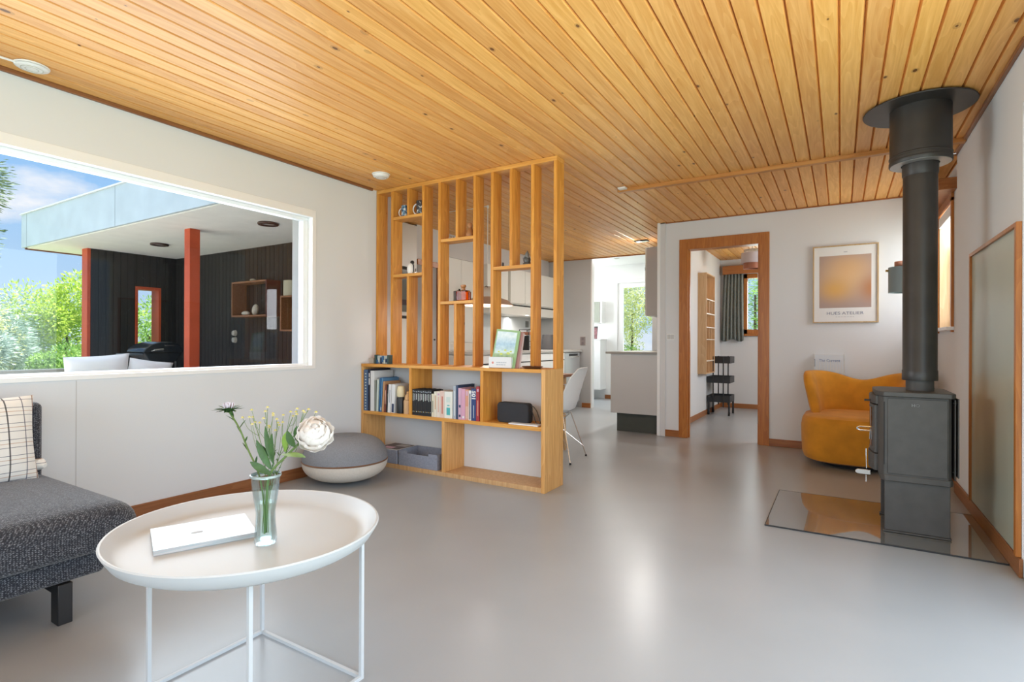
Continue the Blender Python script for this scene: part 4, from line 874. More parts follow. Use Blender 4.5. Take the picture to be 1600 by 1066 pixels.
ash = arc_prism(.164, .024, 3.715, 4.005, .335, .430).build('ash_door', SB, o, bevel=.003)
MB().prism([(.150, .318), (.085, .318), (.074, .308), (.074, .298), (.085, .290), (.150, .290)], 'y', 3.79, 3.80).build('ash_handle', mat('satin_steel', (.42, .40, .37), .35, metal=.8), ash, bevel=.002)
MB().cyl((.128, 3.80, .44), (.128, 3.80, .40), .004).cyl((.128, 3.80, .285), (.128, 3.80, .245), .003).cyl((.128, 3.80, .40), (.130, 3.80, .325), .0025).build('air_lever', MT['chrome'], ash)
MB().cyl((.150, 3.80, .727), (.118, 3.80, .727), .006, n=12).build('damper_knob', MT['black'], o)
box(.205, .2095, 3.6525, 3.662, .385, .735).build('door_gap', MT['black_matte'], o)
# heat shields at the back
for x, za, zb in ((.516, .33, .76), (.530, .345, .765)): MB().box(x, x+.006, 3.668, 4.05, za, zb).build('heat_shield', SB, o, bevel=.002)
MB().cyl((.513, 3.70, .74), (.529, 3.70, .74), .005).cyl((.513, 3.70, .37), (.529, 3.70, .37), .005).cyl((.507, 3.9, .55), (.529, 3.9, .55), .006).build('shield_bolts', SB, o)
# flue
fl_ = root('flue_pipe', 'black stove pipe with wide collar rising from the stove to the ceiling', 'flue pipe', (SX, SYc, .792))
MB().lathe([(.066, .7925), (.066, .855), (.060, .855), (.060, .7925)], (SX, SYc, 0), 40, close=True).build('collar', SB, fl_, smooth=True)
MB().lathe([(.062, .850), (.083, .850), (.084, .853), (.084, .905), (.0815, .91), (.0815, 2.30), (.062, 2.30)], (SX, SYc, 0), 56, close=True).build('pipe', MT['pipe_black'], fl_, smooth=True)
MB().lathe([(.0817, 2.02), (.086, 2.03), (.086, 2.13), (.0817, 2.14)], (SX, SYc, 0), 56).build('pipe_sleeve', MT['pipe_black'], fl_, smooth=True)
MB().lathe([(.090, 2.088), (.147, 2.088), (.149, 2.091), (.149, 2.110), (.1465, 2.113), (.1465, 2.128), (.149, 2.131), (.149, 2.138), (.1455, 2.142), (.1455, 2.404), (.090, 2.404)], (SX, SYc, 0), 64, close=True).build('wide_collar', MT['pipe_black'], fl_, smooth=True)
MB().lathe([(.0905, 2.0865), (.143, 2.0865), (.143, 2.0885), (.0905, 2.0885)], (SX, SYc, 0), 48, close=True).build('collar_underside', mat('bare_steel', (.5, .49, .47), .4, metal=.7), fl_)
MB().lathe([(.10, 2.404), (.265, 2.404), (.268, 2.408), (.265, 2.412), (.10, 2.412)], (SX-.01, SYc, 0), 64, close=True).build('ceiling_plate', MT['pipe_black'], fl_, smooth=True)
m = MB()
for z in (2.12,): m.cyl((SX+.145*math.cos(-.1), SYc+.145*math.sin(-.1), z), (SX+.160*math.cos(-.1), SYc+.160*math.sin(-.1), z), .004, n=8)
m.build('screw', MT['chrome'], fl_)
# hearth plate
hp = mat('hearth_glass', (.15, .15, .14), .025, spec=1.0, coat=1.0)
hp.node_tree.nodes['Principled BSDF'].inputs['IOR'].default_value = 1.7
o = root('hearth_plate', 'reflective grey glass hearth plate on the floor under the stove', 'hearth plate', (.16, 3.87, 0))
box(-.372, XR-.016, 3.440, 4.300, .0005, .0075).build('plate', hp, o)
m = MB(); m.box(-.376, XR-.016, 3.436, 3.4398, .0005, .0080).box(-.376, -.3722, 3.4398, 4.304, .0005, .0080).box(-.3722, XR-.016, 4.3002, 4.304, .0005, .0080); m.build('edge', MT['black'], o)

# ================================================================== ARMCHAIR
AX, AY, AR = .135, 5.650, .442
o = root('armchair', 'mustard velvet lounge chair with curved lobed backrest behind the stove', 'armchair', (AX, AY, 0))
MB().lathe([(0, 0), (.30, 0), (.31, .005), (.31, .05), (0, .05)], (AX, AY, 0), 48).build('swivel_base', MT['black_matte'], o)
def seatfn(u, v):
    th = 2*PI*u; c, s_ = math.cos(th), math.sin(th); k = (abs(c)**3.0+abs(s_)**3.0)**(-1/3.0)
    P = [(.0, .045), (.88, .045), (.955, .06), (.985, .10), (1.0, .20), (1.005, .33), (.985, .385), (.94, .420), (.85, .436), (.5, .445), (0, .447)]
    f = v*(len(P)-1); i = min(int(f), len(P)-2); t = f-i; r = P[i][0]*(1-t)+P[i+1][0]*t; z = P[i][1]*(1-t)+P[i+1][1]*t
    return (AX+c*k*AR*r, AY+s_*k*AR*r, z)
MB().grid(seatfn, 72, 31, cu=True).build('seat', MT['velvet'], o, smooth=True)
def backfn(u, v):
    """u along the arc from the left end to the right end, v round the section"""
    th = math.radians(200-222*u)
    e = min(1, u/.16); e2 = min(1, (1-u)/.16); end = math.sqrt(max(0, 1-(1-e)**2))*math.sqrt(max(0, 1-(1-e2)**2))
    h = .40*end-.085*math.exp(-((u-.52)/.13)**2)+.004; h = max(h, .02)
    ph = 2*PI*v; tt = .050*(.45+.55*end); cs, sn = math.cos(ph), math.sin(ph)
    zz = math.copysign(abs(sn)**.45, sn); rr_ = math.copysign(abs(cs)**.8, cs)
    lo = .40; z = lo+h*(.5+.5*zz); flare = .085*((z-lo)/.42)**1.2; sq = (abs(math.cos(th))**2.6+abs(math.sin(th))**2.6)**(-1/2.6)
    r = (.335*sq+flare-.01)+tt*rr_
    return (AX+math.cos(th)*r, AY+math.sin(th)*r*.99, z)
MB().grid(backfn, 56, 28, cv=True).build('backrest', MT['velvet'], o, smooth=True)

# ================================================================== BACK WALL: POSTER, MAGAZINE RACK, SWITCH, LAMP
o = root('framed_poster', 'framed poster of a soft orange and mauve gradient on the white back wall', 'poster', (.03, YB-.01, 1.63))
x0, x1, z0, z1 = -.240, .302, 1.258, 2.011; FW = .012
m = MB(); m.box(x0, x1, YB-.024, YB-.001, z0, z0+FW).box(x0, x1, YB-.024, YB-.001, z1-FW, z1).box(x0, x0+FW, YB-.024, YB-.001, z0+FW, z1-FW).box(x1-FW, x1, YB-.024, YB-.001, z0+FW, z1-FW)
m.build('frame', wood('poster_oak', (.55, .40, .22), (.42, .28, .14), 'z', .4), o)
box(x0+FW, x1-FW, YB-.014, YB-.002, z0+FW, z1-FW).build('paper', mat('poster_paper', (.74, .73, .71), .5), o)
def gradient_print():
    m, t, b = newmat('gradient_print'); L = t.links.new
    tcn = N(t, 'ShaderNodeTexCoord'); s = N(t, 'ShaderNodeSeparateXYZ'); L(tcn.outputs['Generated'], s.inputs[0])
    def blob(cx, cz, sx, sz):
        a = N(t, 'ShaderNodeMath', operation='SUBTRACT'); L(s.outputs[0], a.inputs[0]); a.inputs[1].default_value = cx
        a2 = N(t, 'ShaderNodeMath', operation='DIVIDE'); L(a.outputs[0], a2.inputs[0]); a2.inputs[1].default_value = sx
        b2 = N(t, 'ShaderNodeMath', operation='SUBTRACT'); L(s.outputs[2], b2.inputs[0]); b2.inputs[1].default_value = cz
        b3 = N(t, 'ShaderNodeMath', operation='DIVIDE'); L(b2.outputs[0], b3.inputs[0]); b3.inputs[1].default_value = sz
        p1 = N(t, 'ShaderNodeMath', operation='POWER'); L(a2.outputs[0], p1.inputs[0]); p1.inputs[1].default_value = 2
        p2 = N(t, 'ShaderNodeMath', operation='MULTIPLY'); L(b3.outputs[0], p2.inputs[0]); L(b3.outputs[0], p2.inputs[1])
        p1 = N(t, 'ShaderNodeMath', operation='MULTIPLY'); L(a2.outputs[0], p1.inputs[0]); L(a2.outputs[0], p1.inputs[1])
        ad = N(t, 'ShaderNodeMath', operation='ADD'); L(p1.outputs[0], ad.inputs[0]); L(p2.outputs[0], ad.inputs[1])
        ng = N(t, 'ShaderNodeMath', operation='MULTIPLY'); L(ad.outputs[0], ng.inputs[0]); ng.inputs[1].default_value = -1
        ex = N(t, 'ShaderNodeMath', operation='EXPONENT'); L(ng.outputs[0], ex.inputs[0]); return ex.outputs[0]
    col = None
    for cc, args, amt in (((.66, .42, .22), (.5, .62, .50, .38), 1), ((.66, .36, .09), (.30, .35, .30, .20), .9), ((.42, .17, .06), (1.02, .35, .22, .22), .95), ((.66, .38, .16), (.6, .8, .35, .18), .4)):
        mu = N(t, 'ShaderNodeMath', operation='MULTIPLY'); L(blob(*args), mu.inputs[0]); mu.inputs[1].default_value = amt
        mx = N(t, 'ShaderNodeMixRGB'); L(mu.outputs[0], mx.inputs[0])
        if col is None: mx.inputs[1].default_value = (.36, .27, .25, 1)
        else: L(col, mx.inputs[1])
        mx.inputs[2].default_value = c4(cc); col = mx.outputs[0]
    L(col, b.inputs['Base Color']); b.inputs['Roughness'].default_value = .6; return m
box(-.183, .244, YB-.0148, YB-.014, 1.404, 1.912).build('gradient_print', gradient_print(), o)
INK = mat('grey_blue_ink', (.17, .19, .27), .6)
text('HUES ATELIER', 'lettering', .040, INK, frame_m((.030, YB-.0145, 1.338), (1, 0, 0), (0, 0, 1)), o, align='CENTER', sx=1.22, extrude=.0004)
m = MB(); xx = -.045
for q in (.012, .02, .014, .024, .016, .018, .012): m.box(xx, xx+q, YB-.0147, YB-.014, 1.314, 1.318); xx += q+.006
m.box(.02, .050, YB-.0147, YB-.014, 1.940, 1.947); m.build('fine_print', mat('pale_ink', (.42, .42, .44), .6), o)
o = root('wall_rack', 'white wire magazine rack hanging on the wall below the poster', 'magazine rack', (-.10, YB-.02, .45))
m = MB()
for x in (-.225, .028): m.tube([(x, YB-.004, .96), (x, YB-.004, .50), (x, YB-.062, .46), (x, YB-.066, .60)], .0025, 6)
for z in (.93, .89, .80, .70, .60): m.tube([(-.225, YB-.004, z), (.028, YB-.004, z)], .0015, 6)
for z in (.60, .46): m.tube([(-.225, YB-.064, z), (.028, YB-.064, z)], .0025, 6)
for k in range(12): m.tube([(-.225+.023*k, YB-.006, .905), (-.225+.023*k, YB-.062, .888), (-.225+.023*k, YB-.062, .47)], .0014, 5)
m.build('wire_frame', MT['white_plastic'], o)
o = root('journal', 'pale journal titled The Current standing in the wire wall rack', 'magazine', (-.10, YB-.04, .70))
box(-.224, .024, YB-.050, YB-.012, .64, .944).build('pages', mat('journal_pages', (.70, .72, .72), .6), o)
box(-.222, .022, YB-.0515, YB-.0502, .642, .942).build('cover', mat('journal_cover', (.66, .72, .78), .5), o)
box(-.226, -.2155, YB-.0525, YB-.0518, .83, .905).build('spine_label', GRY, o)
text('The Current', 'lettering', .040, mat('blue_ink', (.10, .20, .40), .6), frame_m((-.185, YB-.0520, .878), (1, 0, 0), (0, 0, 1)), o, extrude=.0004, sx=.86)
o = root('light_switch', 'white double light switch left of the office doorway', 'light switch', (-1.64, YB, 1.125))
box(-1.685, -1.600, YB-.008, YB, 1.090, 1.160).build('plate', MT['white_paint'], o, bevel=.002)
for k in (0, 1): box(-1.678+.038*k, -1.644+.038*k, YB-.012, YB-.008, 1.10, 1.150).build('rocker', mat('switch_rocker', (.55, .55, .53), .4), o, bevel=.001)
o = root('pendant_lamp', 'blue grey cylinder pendant with copper top hanging beside the stove pipe', 'pendant lamp', (.440, 5.6, 1.49))
MB().lathe([(.094, .0), (.098, .0), (.098, .215), (.03, .222), (.03, .218), (.094, .211)], (.440, 5.6, 1.49), 40, close=True).build('shade', mat('blue_grey_lacquer', (.22, .29, .31), .35), o, smooth=True)
MB().lathe([(0, .222), (.052, .222), (.055, .226), (.055, .262), (0, .265)], (.440, 5.6, 1.49), 30).build('copper_cap', mat('copper', (.55, .25, .16), .35, metal=.6), o, smooth=True)
MB().cyl((.445, 5.6, 1.755), (.445, 5.6, CZ), .003, n=6).build('cord', MT['white_plastic'], o)
MB().cyl((.345, 5.59, 1.678), (.325, 5.585, 1.678), .010, n=12).build('knob', mat('brass', (.6, .45, .2), .3, metal=.8), o)
o = root('curtain_pelmet', 'brown wooden pelmet board above the side window behind the stove pipe', 'pelmet', (.69, 5.7, 2.26))
box(.632, X2-.001, 5.20, 6.12, 2.232, 2.318).build('board', MT['trim_x'], o, bevel=.002)
# framed board on the right wall
o = root('pinboard', 'large sage green board framed in wood on the right wall behind the stove', 'board', (XR-.01, 3.85, .85))
sg = mat('sage_board', (.39, .43, .355), .32, spec=.5, var=.05, vscale=2)
box(XR-.010, XR-.001, 3.335, 4.345, .09, 1.600).build('board', sg, o)
m = MB(); m.box(XR-.022, XR-.001, 4.345, 4.368, .087, 1.620).box(XR-.022, XR-.001, 3.305, 3.335, .087, 1.620).box(XR-.022, XR-.001, 3.335, 4.345, 1.600, 1.620)
m.build('frame', MT['trim'], o, bevel=.001)

# ================================================================== DINING AND KITCHEN
o = root('dining_table', 'dining table with brown top and pale tapered legs behind the slatted divider', 'table', (-2.75, 4.45, 0))
box(-3.20, -2.30, 3.82, 5.0, .715, .742).build('tabletop', MT['oak'], o, bevel=.004)
box(-3.10, -2.36, 3.90, 4.92, .64, .7148).build('apron', MT['birch_x'], o)
for (x, y) in ((-3.08, 3.95), (-2.30-.045, 3.95), (-3.08, 4.80), (-2.30-.045, 4.80)): MB().cyl((x, y, .64), (x+(.03 if x > -2.7 else -.03), y, 0), .024, .015, n=16).build('leg', MT['birch_x'], o, smooth=True)
def shell_chair(cx, cy, rz):
    o = root('dining_chair', 'white moulded shell chair on chrome wire legs at the dining table', 'chair', (cx, cy, 0), rz=rz)
    # local frame: the sitter looks along -x, seat centre at the origin
    prof = [(-.21, .410), (-.19, .435), (-.12, .440), (0, .425), (.09, .425), (.145, .455), (.175, .53), (.20, .64), (.225, .75), (.255, .825), (.262, .832)]
    hw = [.15, .20, .225, .23, .225, .225, .225, .215, .19, .13, .09]; lift = [.0, .012, .03, .05, .07, .09, .07, .04, .02, .005, 0]
    def fn(u, v):
        f = u*(len(prof)-1); i = min(int(f), len(prof)-2); t = f-i; t = t*t*(3-2*t)*.0+t
        x = prof[i][0]*(1-t)+prof[i+1][0]*t; z = prof[i][1]*(1-t)+prof[i+1][1]*t; w = hw[i]*(1-t)+hw[i+1]*t; l = lift[i]*(1-t)+lift[i+1]*t
        s_ = 2*v-1; k = abs(s_)**2.4; back = max(0, min(1, (u-.35)/.3))
        return (x-k*l*back*1.1, s_*w, z+k*l*(1-back)*.9)
    sh = MB().grid(fn, 31, 21).build('shell', mat('white_shell', (.78, .78, .78), .35), o, keep=True, smooth=True)
    md = sh.modifiers.new('thick', 'SOLIDIFY'); md.thickness = .007; md.offset = 0
    feet = [(-.20, -.21), (-.20, .21), (.21, -.20), (.21, .20)]
    for (fx, fy) in feet:
        lg = MB().tube([(fx*.45, fy*.5, .418), (fx, fy, .012)], .0055, 8).build('leg', MT['chrome'], o, keep=True)
        MB().lathe([(0, 0), (.010, 0), (.009, .016), (0, .018)], (fx, fy, 0), 12).build('foot', MT['black'], lg, keep=True)
    m = MB()
    for (a, b) in ((0, 3), (1, 2)):
        pa, pb = feet[a], feet[b]; m.tube([(pa[0]*.9, pa[1]*.9, .10), (pb[0]*.42, pb[1]*.42, .40)], .004, 6); m.tube([(pb[0]*.9, pb[1]*.9, .10), (pa[0]*.42, pa[1]*.42, .40)], .004, 6)
    for (a, b) in ((0, 1), (2, 3), (0, 2), (1, 3)):
        pa, pb = feet[a], feet[b]; m.tube([(pa[0]*.45, pa[1]*.5, .41), (pb[0]*.45, pb[1]*.5, .41)], .004, 6)
    m.build('wire_brace', MT['chrome'], o, keep=True)
    return o
shell_chair(-2.22, 4.43, math.radians(4))
# lamp above the dining table
o = root('pendant_lamp', 'wide shallow pendant lamp on a white cord over the dining table', 'pendant lamp', (-3.005, 4.45, 1.42))
MB().lathe([(.255, 0), (.262, .002), (.21, .050), (.11, .085), (.11, .080), (.20, .046), (.25, .004)], (-3.005, 4.45, 1.42), 48, close=True).build('shade', mat('beige_shade', (.50, .38, .31), .5), o, smooth=True)
MB().lathe([(.112, .082), (.108, .125), (.075, .170), (.03, .192), (0, .195)], (-3.005, 4.45, 1.42), 36).build('dome', mat('opal_dome', (.62, .61, .57), .25), o, smooth=True)
MB().tube([(-3.005, 4.45, 1.61), (-3.005, 4.45, 2.395), (-3.01, 4.45, 2.412), (-3.2, 4.44, 2.405), (-3.55, 4.42, 2.409)], .004, 6).build('cord', MT['white_plastic'], o, smooth=True)
MB().lathe([(0, 0), (.011, 0), (.011, .026), (0, .026)], (-3.005, 4.45, 2.393), 14).build('ceiling_hook', MT['white_plastic'], o)
MB().tube([(-3.0, 4.40, 1.575), (-3.0, 4.40, 1.600), (-2.985, 4.40, 1.612), (-2.97, 4.40, 1.60), (-2.97, 4.40, 1.575)], .004, 6).build('wire_loop', MT['black'], o)
CB, CG, DK = MT['cabinet'], MT['cabinet_grey'], MT['dark']
# oven tower
o = root('oven_cabinet', 'tall white kitchen cabinet with built in oven seen through the left slats', 'cabinet', (-4.4, 4.4, 0))
box(-4.61, -4.20, 4.02, 4.75, 0, 2.40).build('body', CB, o)
for (z0, z1) in ((.08, 1.318), (1.352, 1.392), (1.905, 2.38)): box(-4.1995, -4.182, 4.04, 4.735, z0, z1).build('door', CB, o, bevel=.001)
ov = box(-4.1995, -4.178, 4.04, 4.735, 1.394, 1.868).build('oven_door', mat('oven_glass', (.16, .18, .165), .12, spec=.8), o)
box(-4.178, -4.172, 4.10, 4.62, 1.47, 1.53).build('oven_window', mat('oven_inner', (.09, .07, .08), .15), ov)
box(-4.1998, -4.197, 4.04, 4.735, 1.868, 1.905).build('black_gap', DK, o); box(-4.1998, -4.197, 4.04, 4.735, 1.318, 1.352).build('black_gap', DK, o)
# grey broom cupboard door with brown jamb
o = struct(box(-4.24, -4.195, 4.76, 5.11, 0, 1.955).build('door_4', MT['grey_wall'])); MB().lathe([(0, 0), (.009, 0), (.012, .012), (0, .016)], (0, 0, 0), 12).xf(Matrix.Translation((-4.195, 5.066, 1.085)) @ Matrix.Rotation(PI/2, 4, 'Y')).build('door_knob', MT['black'], o)
struct(MB().box(-4.24, -4.18, 5.112, 5.19, 0, 1.955).box(-4.24, -4.18, 4.755, 5.19, 1.955, 2.02).build('trim_10', MT['trim']))
struct(MB().box(-4.61, -4.20, 4.755, 5.27, 2.02, 2.42).box(-4.61, -4.24, 4.755, 5.27, 0, 2.02).build('wall_kitchen_niche', MT['white_wall']))
# tall fridge cabinets
def tall(label, y0, y1, rail):
    o = root('tall_cabinet', label, 'cabinet', (-4.4, (y0+y1)/2, 0), 'tall pale kitchen cabinets'); box(-4.61, -4.222, y0, y1, 0, 2.128).build('body', CB, o)
    box(-4.221, -4.203, y0+.002, y1-.002, .10, 1.05).build('door', CB, o, bevel=.001); box(-4.221, -4.203, y0+.002, y1-.002, 1.055, 2.12).build('door', CB, o, bevel=.001)
    if rail: box(-4.203, -4.185, y1-.06, y1-.045, 1.34, 1.74).build('handle', MT['black'], o)
    return o
tall('tall pale cabinet with long black handle right of the brown jamb', 5.28, 5.62, True)
tall('plain tall pale cabinet left of the range hood', 5.62, 6.02, False)
# lower run
def base_unit(label, y0, y1, kind):
    o = root('base_cabinet', label, 'cabinet', (-3.9, (y0+y1)/2, 0), 'white base cabinets along the left kitchen wall')
    box(-4.20, -3.625, y0, y1, .10, .905).build('body', CB, o); box(-4.18, -3.68, y0, y1, 0, .10).build('plinth', CG, o)
    if kind == 'drawer':
        for (a, b) in ((.12, .785), (.800, .892)): box(-3.6245, -3.605, y0+.003, y1-.003, a, b).build('drawer', MT['white_paint'], o, bevel=.001)
        box(-3.6248, -3.622, y0, y1, .785, .800).build('grip_gap', DK, o)
    else:
        box(-3.6245, -3.605, y0+.003, y1-.003, .12, .892).build('door', MT['white_paint'], o, bevel=.001)
    return o
ys = (5.22, 5.80, 6.40, 6.98, 7.45)
lab = ('white base cabinet nearest the divider', 'second white base cabinet from the divider', 'white base cabinet below the black rack', 'white base cabinet left of the dishwasher')
for k in range(4): base_unit(lab[k]+' in the left kitchen run', ys[k], ys[k+1], 'drawer')
o = root('dishwasher', 'silvery dishwasher at the far end of the left kitchen run', 'dishwasher', (-3.9, 7.73, 0))
box(-4.20, -3.625, 7.452, 8.02, .10, .905).build('body', CG, o); box(-3.6245, -3.602, 7.456, 8.0, .12, .890).build('door', mat('brushed_steel', (.55, .56, .57), .35, metal=.5), o, bevel=.001)
box(-3.602, -3.60, 7.60, 7.92, .845, .880).build('display', MT['black'], o); MB().tube([(-3.600, 7.60, .835), (-3.575, 7.62, .83), (-3.575, 7.90, .83), (-3.600, 7.92, .835)], .006).build('handle', MT['chrome'], o)
tag(MB().box(-4.20, -3.590, 5.20, 6.031, .907, .942).box(-4.38, -3.590, 6.031, 8.085, .907, .942).build('worktop', mat('light_worktop', (.50, .48, .45), .3), loc=(-4.0, 6.6, .907), bevel=.002), 'pale worktop running along the left kitchen wall', 'worktop')
struct(box(-4.619, -4.385, 6.03, 8.1, 0, 2.13).build('wall_backsplash', mat('backsplash', (.56, .58, .58), .3)))
def upper(label, y0, y1):
    o = root('wall_cabinet', label, 'cabinet', (-4.2, (y0+y1)/2, 1.5), 'pale wall cabinets above the left worktop')
    box(-4.38, -4.075, y0, y1, 1.61, 2.125).build('body', CB, o); box(-4.0745, -4.056, y0+.004, y1-.004, 1.625, 2.12).build('door', CB, o, bevel=.001)
    return o
for k, (a, b) in enumerate(((6.60, 7.02), (7.02, 7.50), (7.50, 8.05))):
    upper(('nearest', 'middle', 'farthest')[k]+' of three pale wall cabinets over the worktop', a, b)
o = root('extractor_hood', 'flat white extractor and light rail under the wall cabinets', 'extractor hood', (-4.2, 7.1, 1.47))
box(-4.38, -4.045, 6.04, 8.05, 1.455, 1.585).build('rail', CB, o, bevel=.004); box(-4.37, -4.075, 6.05, 8.04, 1.5855, 1.6095).build('black_gap', DK, o)
box(-4.38, -4.09, 6.05, 6.59, 1.61, 2.12).build('chimney', CB, o)
o = root('utensil_crock', 'dark ribbed tapered pot at the far end of the left worktop', 'pot', (-3.92, 7.52, .943))
MB().lathe([(0, .002), (.125, .002), (.13, .01), (.095, .235), (.088, .235), (.12, .015), (0, .015)], (-3.92, 7.52, .943), 40, ripple=lambda a, z: .02*math.cos(18*a)).build('body', mat('dark_ribbed', (.06, .055, .055), .4), o, smooth=True)
o = root('wire_rack', 'black metal rack with terracotta shelf standing on the left worktop', 'rack', (-3.9, 6.87, .943))
m = MB()
for y in (6.76, 6.985): m.tube([(-4.0, y, .943), (-4.0, y, 1.24), (-3.84, y, 1.24), (-3.84, y, .943)], .008, 6)
for z in (1.24, 1.07, .99): m.tube([(-4.0, 6.76, z), (-4.0, 6.985, z)], .006, 6).tube([(-3.84, 6.76, z), (-3.84, 6.985, z)], .006 if z < 1.2 else .010, 6)
m.build('frame', MT['black'], o); box(-4.0, -3.84, 6.77, 6.975, 1.165, 1.205).build('shelf', mat('terracotta', (.48, .19, .11), .6), o)
box(-3.99, -3.85, 6.755, 6.79, .944, 1.15).build('side_plate', MT['black'], o)
o = root('worktop_knife_block', 'dark rounded bottle standing on the near part of the left worktop', 'bottle', (-3.95, 5.62, .943)); MB().lathe([(0, 0), (.05, 0), (.055, .06), (.035, .15), (.014, .2), (.014, .26), (0, .26)], (-3.95, 5.62, .943), 20).build('body', bm_('darkbottle', (.06, .035, .02), .25), o, smooth=True)
o.name = 'dark_bottle'
tag(MB().box(-3.905, -3.89, 0, .01, 0, .01).build('wall_hook', MT['black'], loc=(-4.384, 7.4, 1.33)) if 0 else box(-4.386, -4.374, 7.60, 7.69, 1.30, 1.40).build('wall_socket', mat('grey_socket', (.2, .2, .19), .5), loc=(-4.384, 7.64, 1.35), bevel=.002), 'small grey double socket on the kitchen backsplash under the light rail', 'socket')
o = root('wall_socket', 'brown grey double socket plate on the grey kitchen end wall', 'socket', (-3.60, 8.1, 1.08))
box(-3.635, -3.545, 8.090, 8.10, 1.01, 1.15).build('plate', mat('taupe_plate', (.22, .18, .17), .5), o, bevel=.002)
for z in (1.045, 1.115): MB().cyl((-3.59, 8.0895, z), (-3.59, 8.091, z), .022, n=18).build('socket_face', mat('taupe_face', (.15, .12, .12), .5), o)
light('kitchen_spotlight_fill', 'AREA', 34, (-2.27, 7.03, CZ-.022), aim=(-.35, -.1, -1), size=(.14, .07), color=(1, .97, .92))  # added light in the fixture to brighten the kitchen
light('dining_pendant_fill', 'POINT', 20, (-3.005, 4.45, 1.45), color=(1, .95, .88)).data.shadow_soft_size = .08  # added point light in the pendant, lifts the dark kitchen
light('kitchen_rail_fill', 'AREA', 16, (-4.2, 7.05, 1.45), aim=(.1, 0, -1), size=(.05, 1.9), color=(1, .98, .94))  # added strip of light under the cabinet rail, brightens the worktop side
# peninsula and wall cupboard by the partition
o = root('peninsula_cabinet', 'light grey peninsula cabinet with dark toe kick beside the office partition', 'cabinet', (-2.07, 6.6, 0))
box(-2.355, -1.795, 6.13, 7.30, .222, .925).build('body', CG, o, bevel=.002); box(-2.30, -1.795, 6.20, 7.28, 0, .2215).build('toe_kick', mat('dark_green_grey', (.055, .06, .05), .6), o)
box(-2.3575, -2.3555, 6.15, 7.28, .24, .91).build('door', CB, o)
box(-2.41, -1.795, 6.10, 7.33, .9255, .950).build('worktop', mat('grey_worktop', (.30, .28, .25), .4), o, bevel=.002)
o = root('wall_cupboard', 'grey kitchen wall cupboard on the partition above the peninsula', 'cabinet', (-2.0, 7.3, 1.4))
box(-2.165, -1.795, 6.90, 8.05, 1.405, 2.30).build('body', CG, o, bevel=.002)
for (a, b) in ((6.91, 7.48), (7.485, 8.04)):
    d_ = box(-2.184, -2.1655, a, b, 1.41, 2.295).build('door', CB, o, bevel=.001)
    for z in (1.50, 2.0): box(-2.189, -2.1843, a+.002, a+.012, z, z+.04).build('hinge', MT['iron'], d_)

# ================================================================== HALL
o = root('shoe_cabinet', 'narrow white wall cabinet with slot grip in the bright hall', 'cabinet', (-3.95, 9.45, .2))
box(-4.30, -3.775, 9.30, 9.599, .185, 1.105).build('body', MT['white_paint'], o, bevel=.002); box(-4.31, -3.765, 9.29, 9.599, 1.106, 1.122).build('top', MT['white_paint'], o)
box(-3.965, -3.925, 9.297, 9.2995, .93, 1.06).build('slot_grip', mat('slot_dark', (.08, .08, .07), .5), o)
o = root('framed_picture', 'small dark red picture with black top edge on the white hall cabinet', 'picture', (-3.90, 9.35, 1.123))
tt = Matrix.Translation((-3.93, 9.33, 1.1225)) @ Matrix.Rotation(math.radians(-9), 4, 'X')
MB().box(-.075, .075, 0, .012, 0, .235).xf(tt).build('frame', MT['black'], o); MB().box(-.070, .070, -.0015, 0, .008, .212).xf(tt).build('picture', mat('wine_print', (.22, .09, .10), .5, var=.6, vscale=22), o)
o = root('mirror_cabinet', 'small mirror fronted box mounted above the hall cabinet', 'mirror cabinet', (-3.95, 9.5, 1.6))
box(-4.20, -3.80, 9.43, 9.599, 1.42, 1.825).build('body', MT['white_paint'], o, bevel=.002); box(-4.19, -3.845, 9.418, 9.4295, 1.43, 1.815).build('mirror', mat('mirror_green', (.42, .44, .38), .15, metal=.4), o)

o = root('ceiling_spotlight', 'small round white spotlight in the hall ceiling', 'spotlight', (-3.28, 8.8, 2.5))
MB().lathe([(.035, -.006), (.05, -.006), (.05, 0), (.035, 0)], (-3.28, 8.8, 2.4995), 24, close=True).build('ring', MT['white_plastic'], o)
light('hall_spotlight_lamp', 'AREA', 6, (-3.28, 8.8, 2.49), aim=(0, 0, -1), size=(.06, .06), color=(1, .98, .95))
# ================================================================== OFFICE
o = root('wall_shelf', 'tall birch compartment shelf hanging on the office left wall', 'shelf', (-1.64, 8.0, .62))
a0, a1, xx0, xx1 = 7.728, 8.30, -1.699, -1.581; t_ = .012
m = MB(); m.box(xx0, xx1, a0, a0+t_, .626, 2.03).box(xx0, xx1, a1-t_, a1, .626, 2.03).box(xx0, xx1, a0+t_, a1-t_, .626, .640).box(xx0, xx1, a0+t_, a1-t_, 2.016, 2.03).box(xx0, xx0+.006, a0+t_, a1-t_, .64, 2.016)
m.build('case', MT['birch'], o)
for z in (.80, 1.10, 1.27, 1.46, 1.66): box(xx0+.006, xx1, a0+t_, a1-t_, z, z+.012).build('shelf', mat('pale_edge', (.70, .62, .50), .5), o)
for (y, z0, z1) in ((7.92, .64, .80), (8.05, .812, 1.10), (7.93, 1.112, 1.27), (8.06, 1.112, 1.27), (7.95, 1.472, 1.66), (8.10, 1.472, 1.66)): box(xx0+.006, xx1-.004, y, y+.01, z0, z1).build('divider', MT['birch'], o)
o = root('utility_cart', 'black three tier metal trolley on castors in the office corner', 'trolley', (-1.52, 8.5, 0))
BM = MT['black']
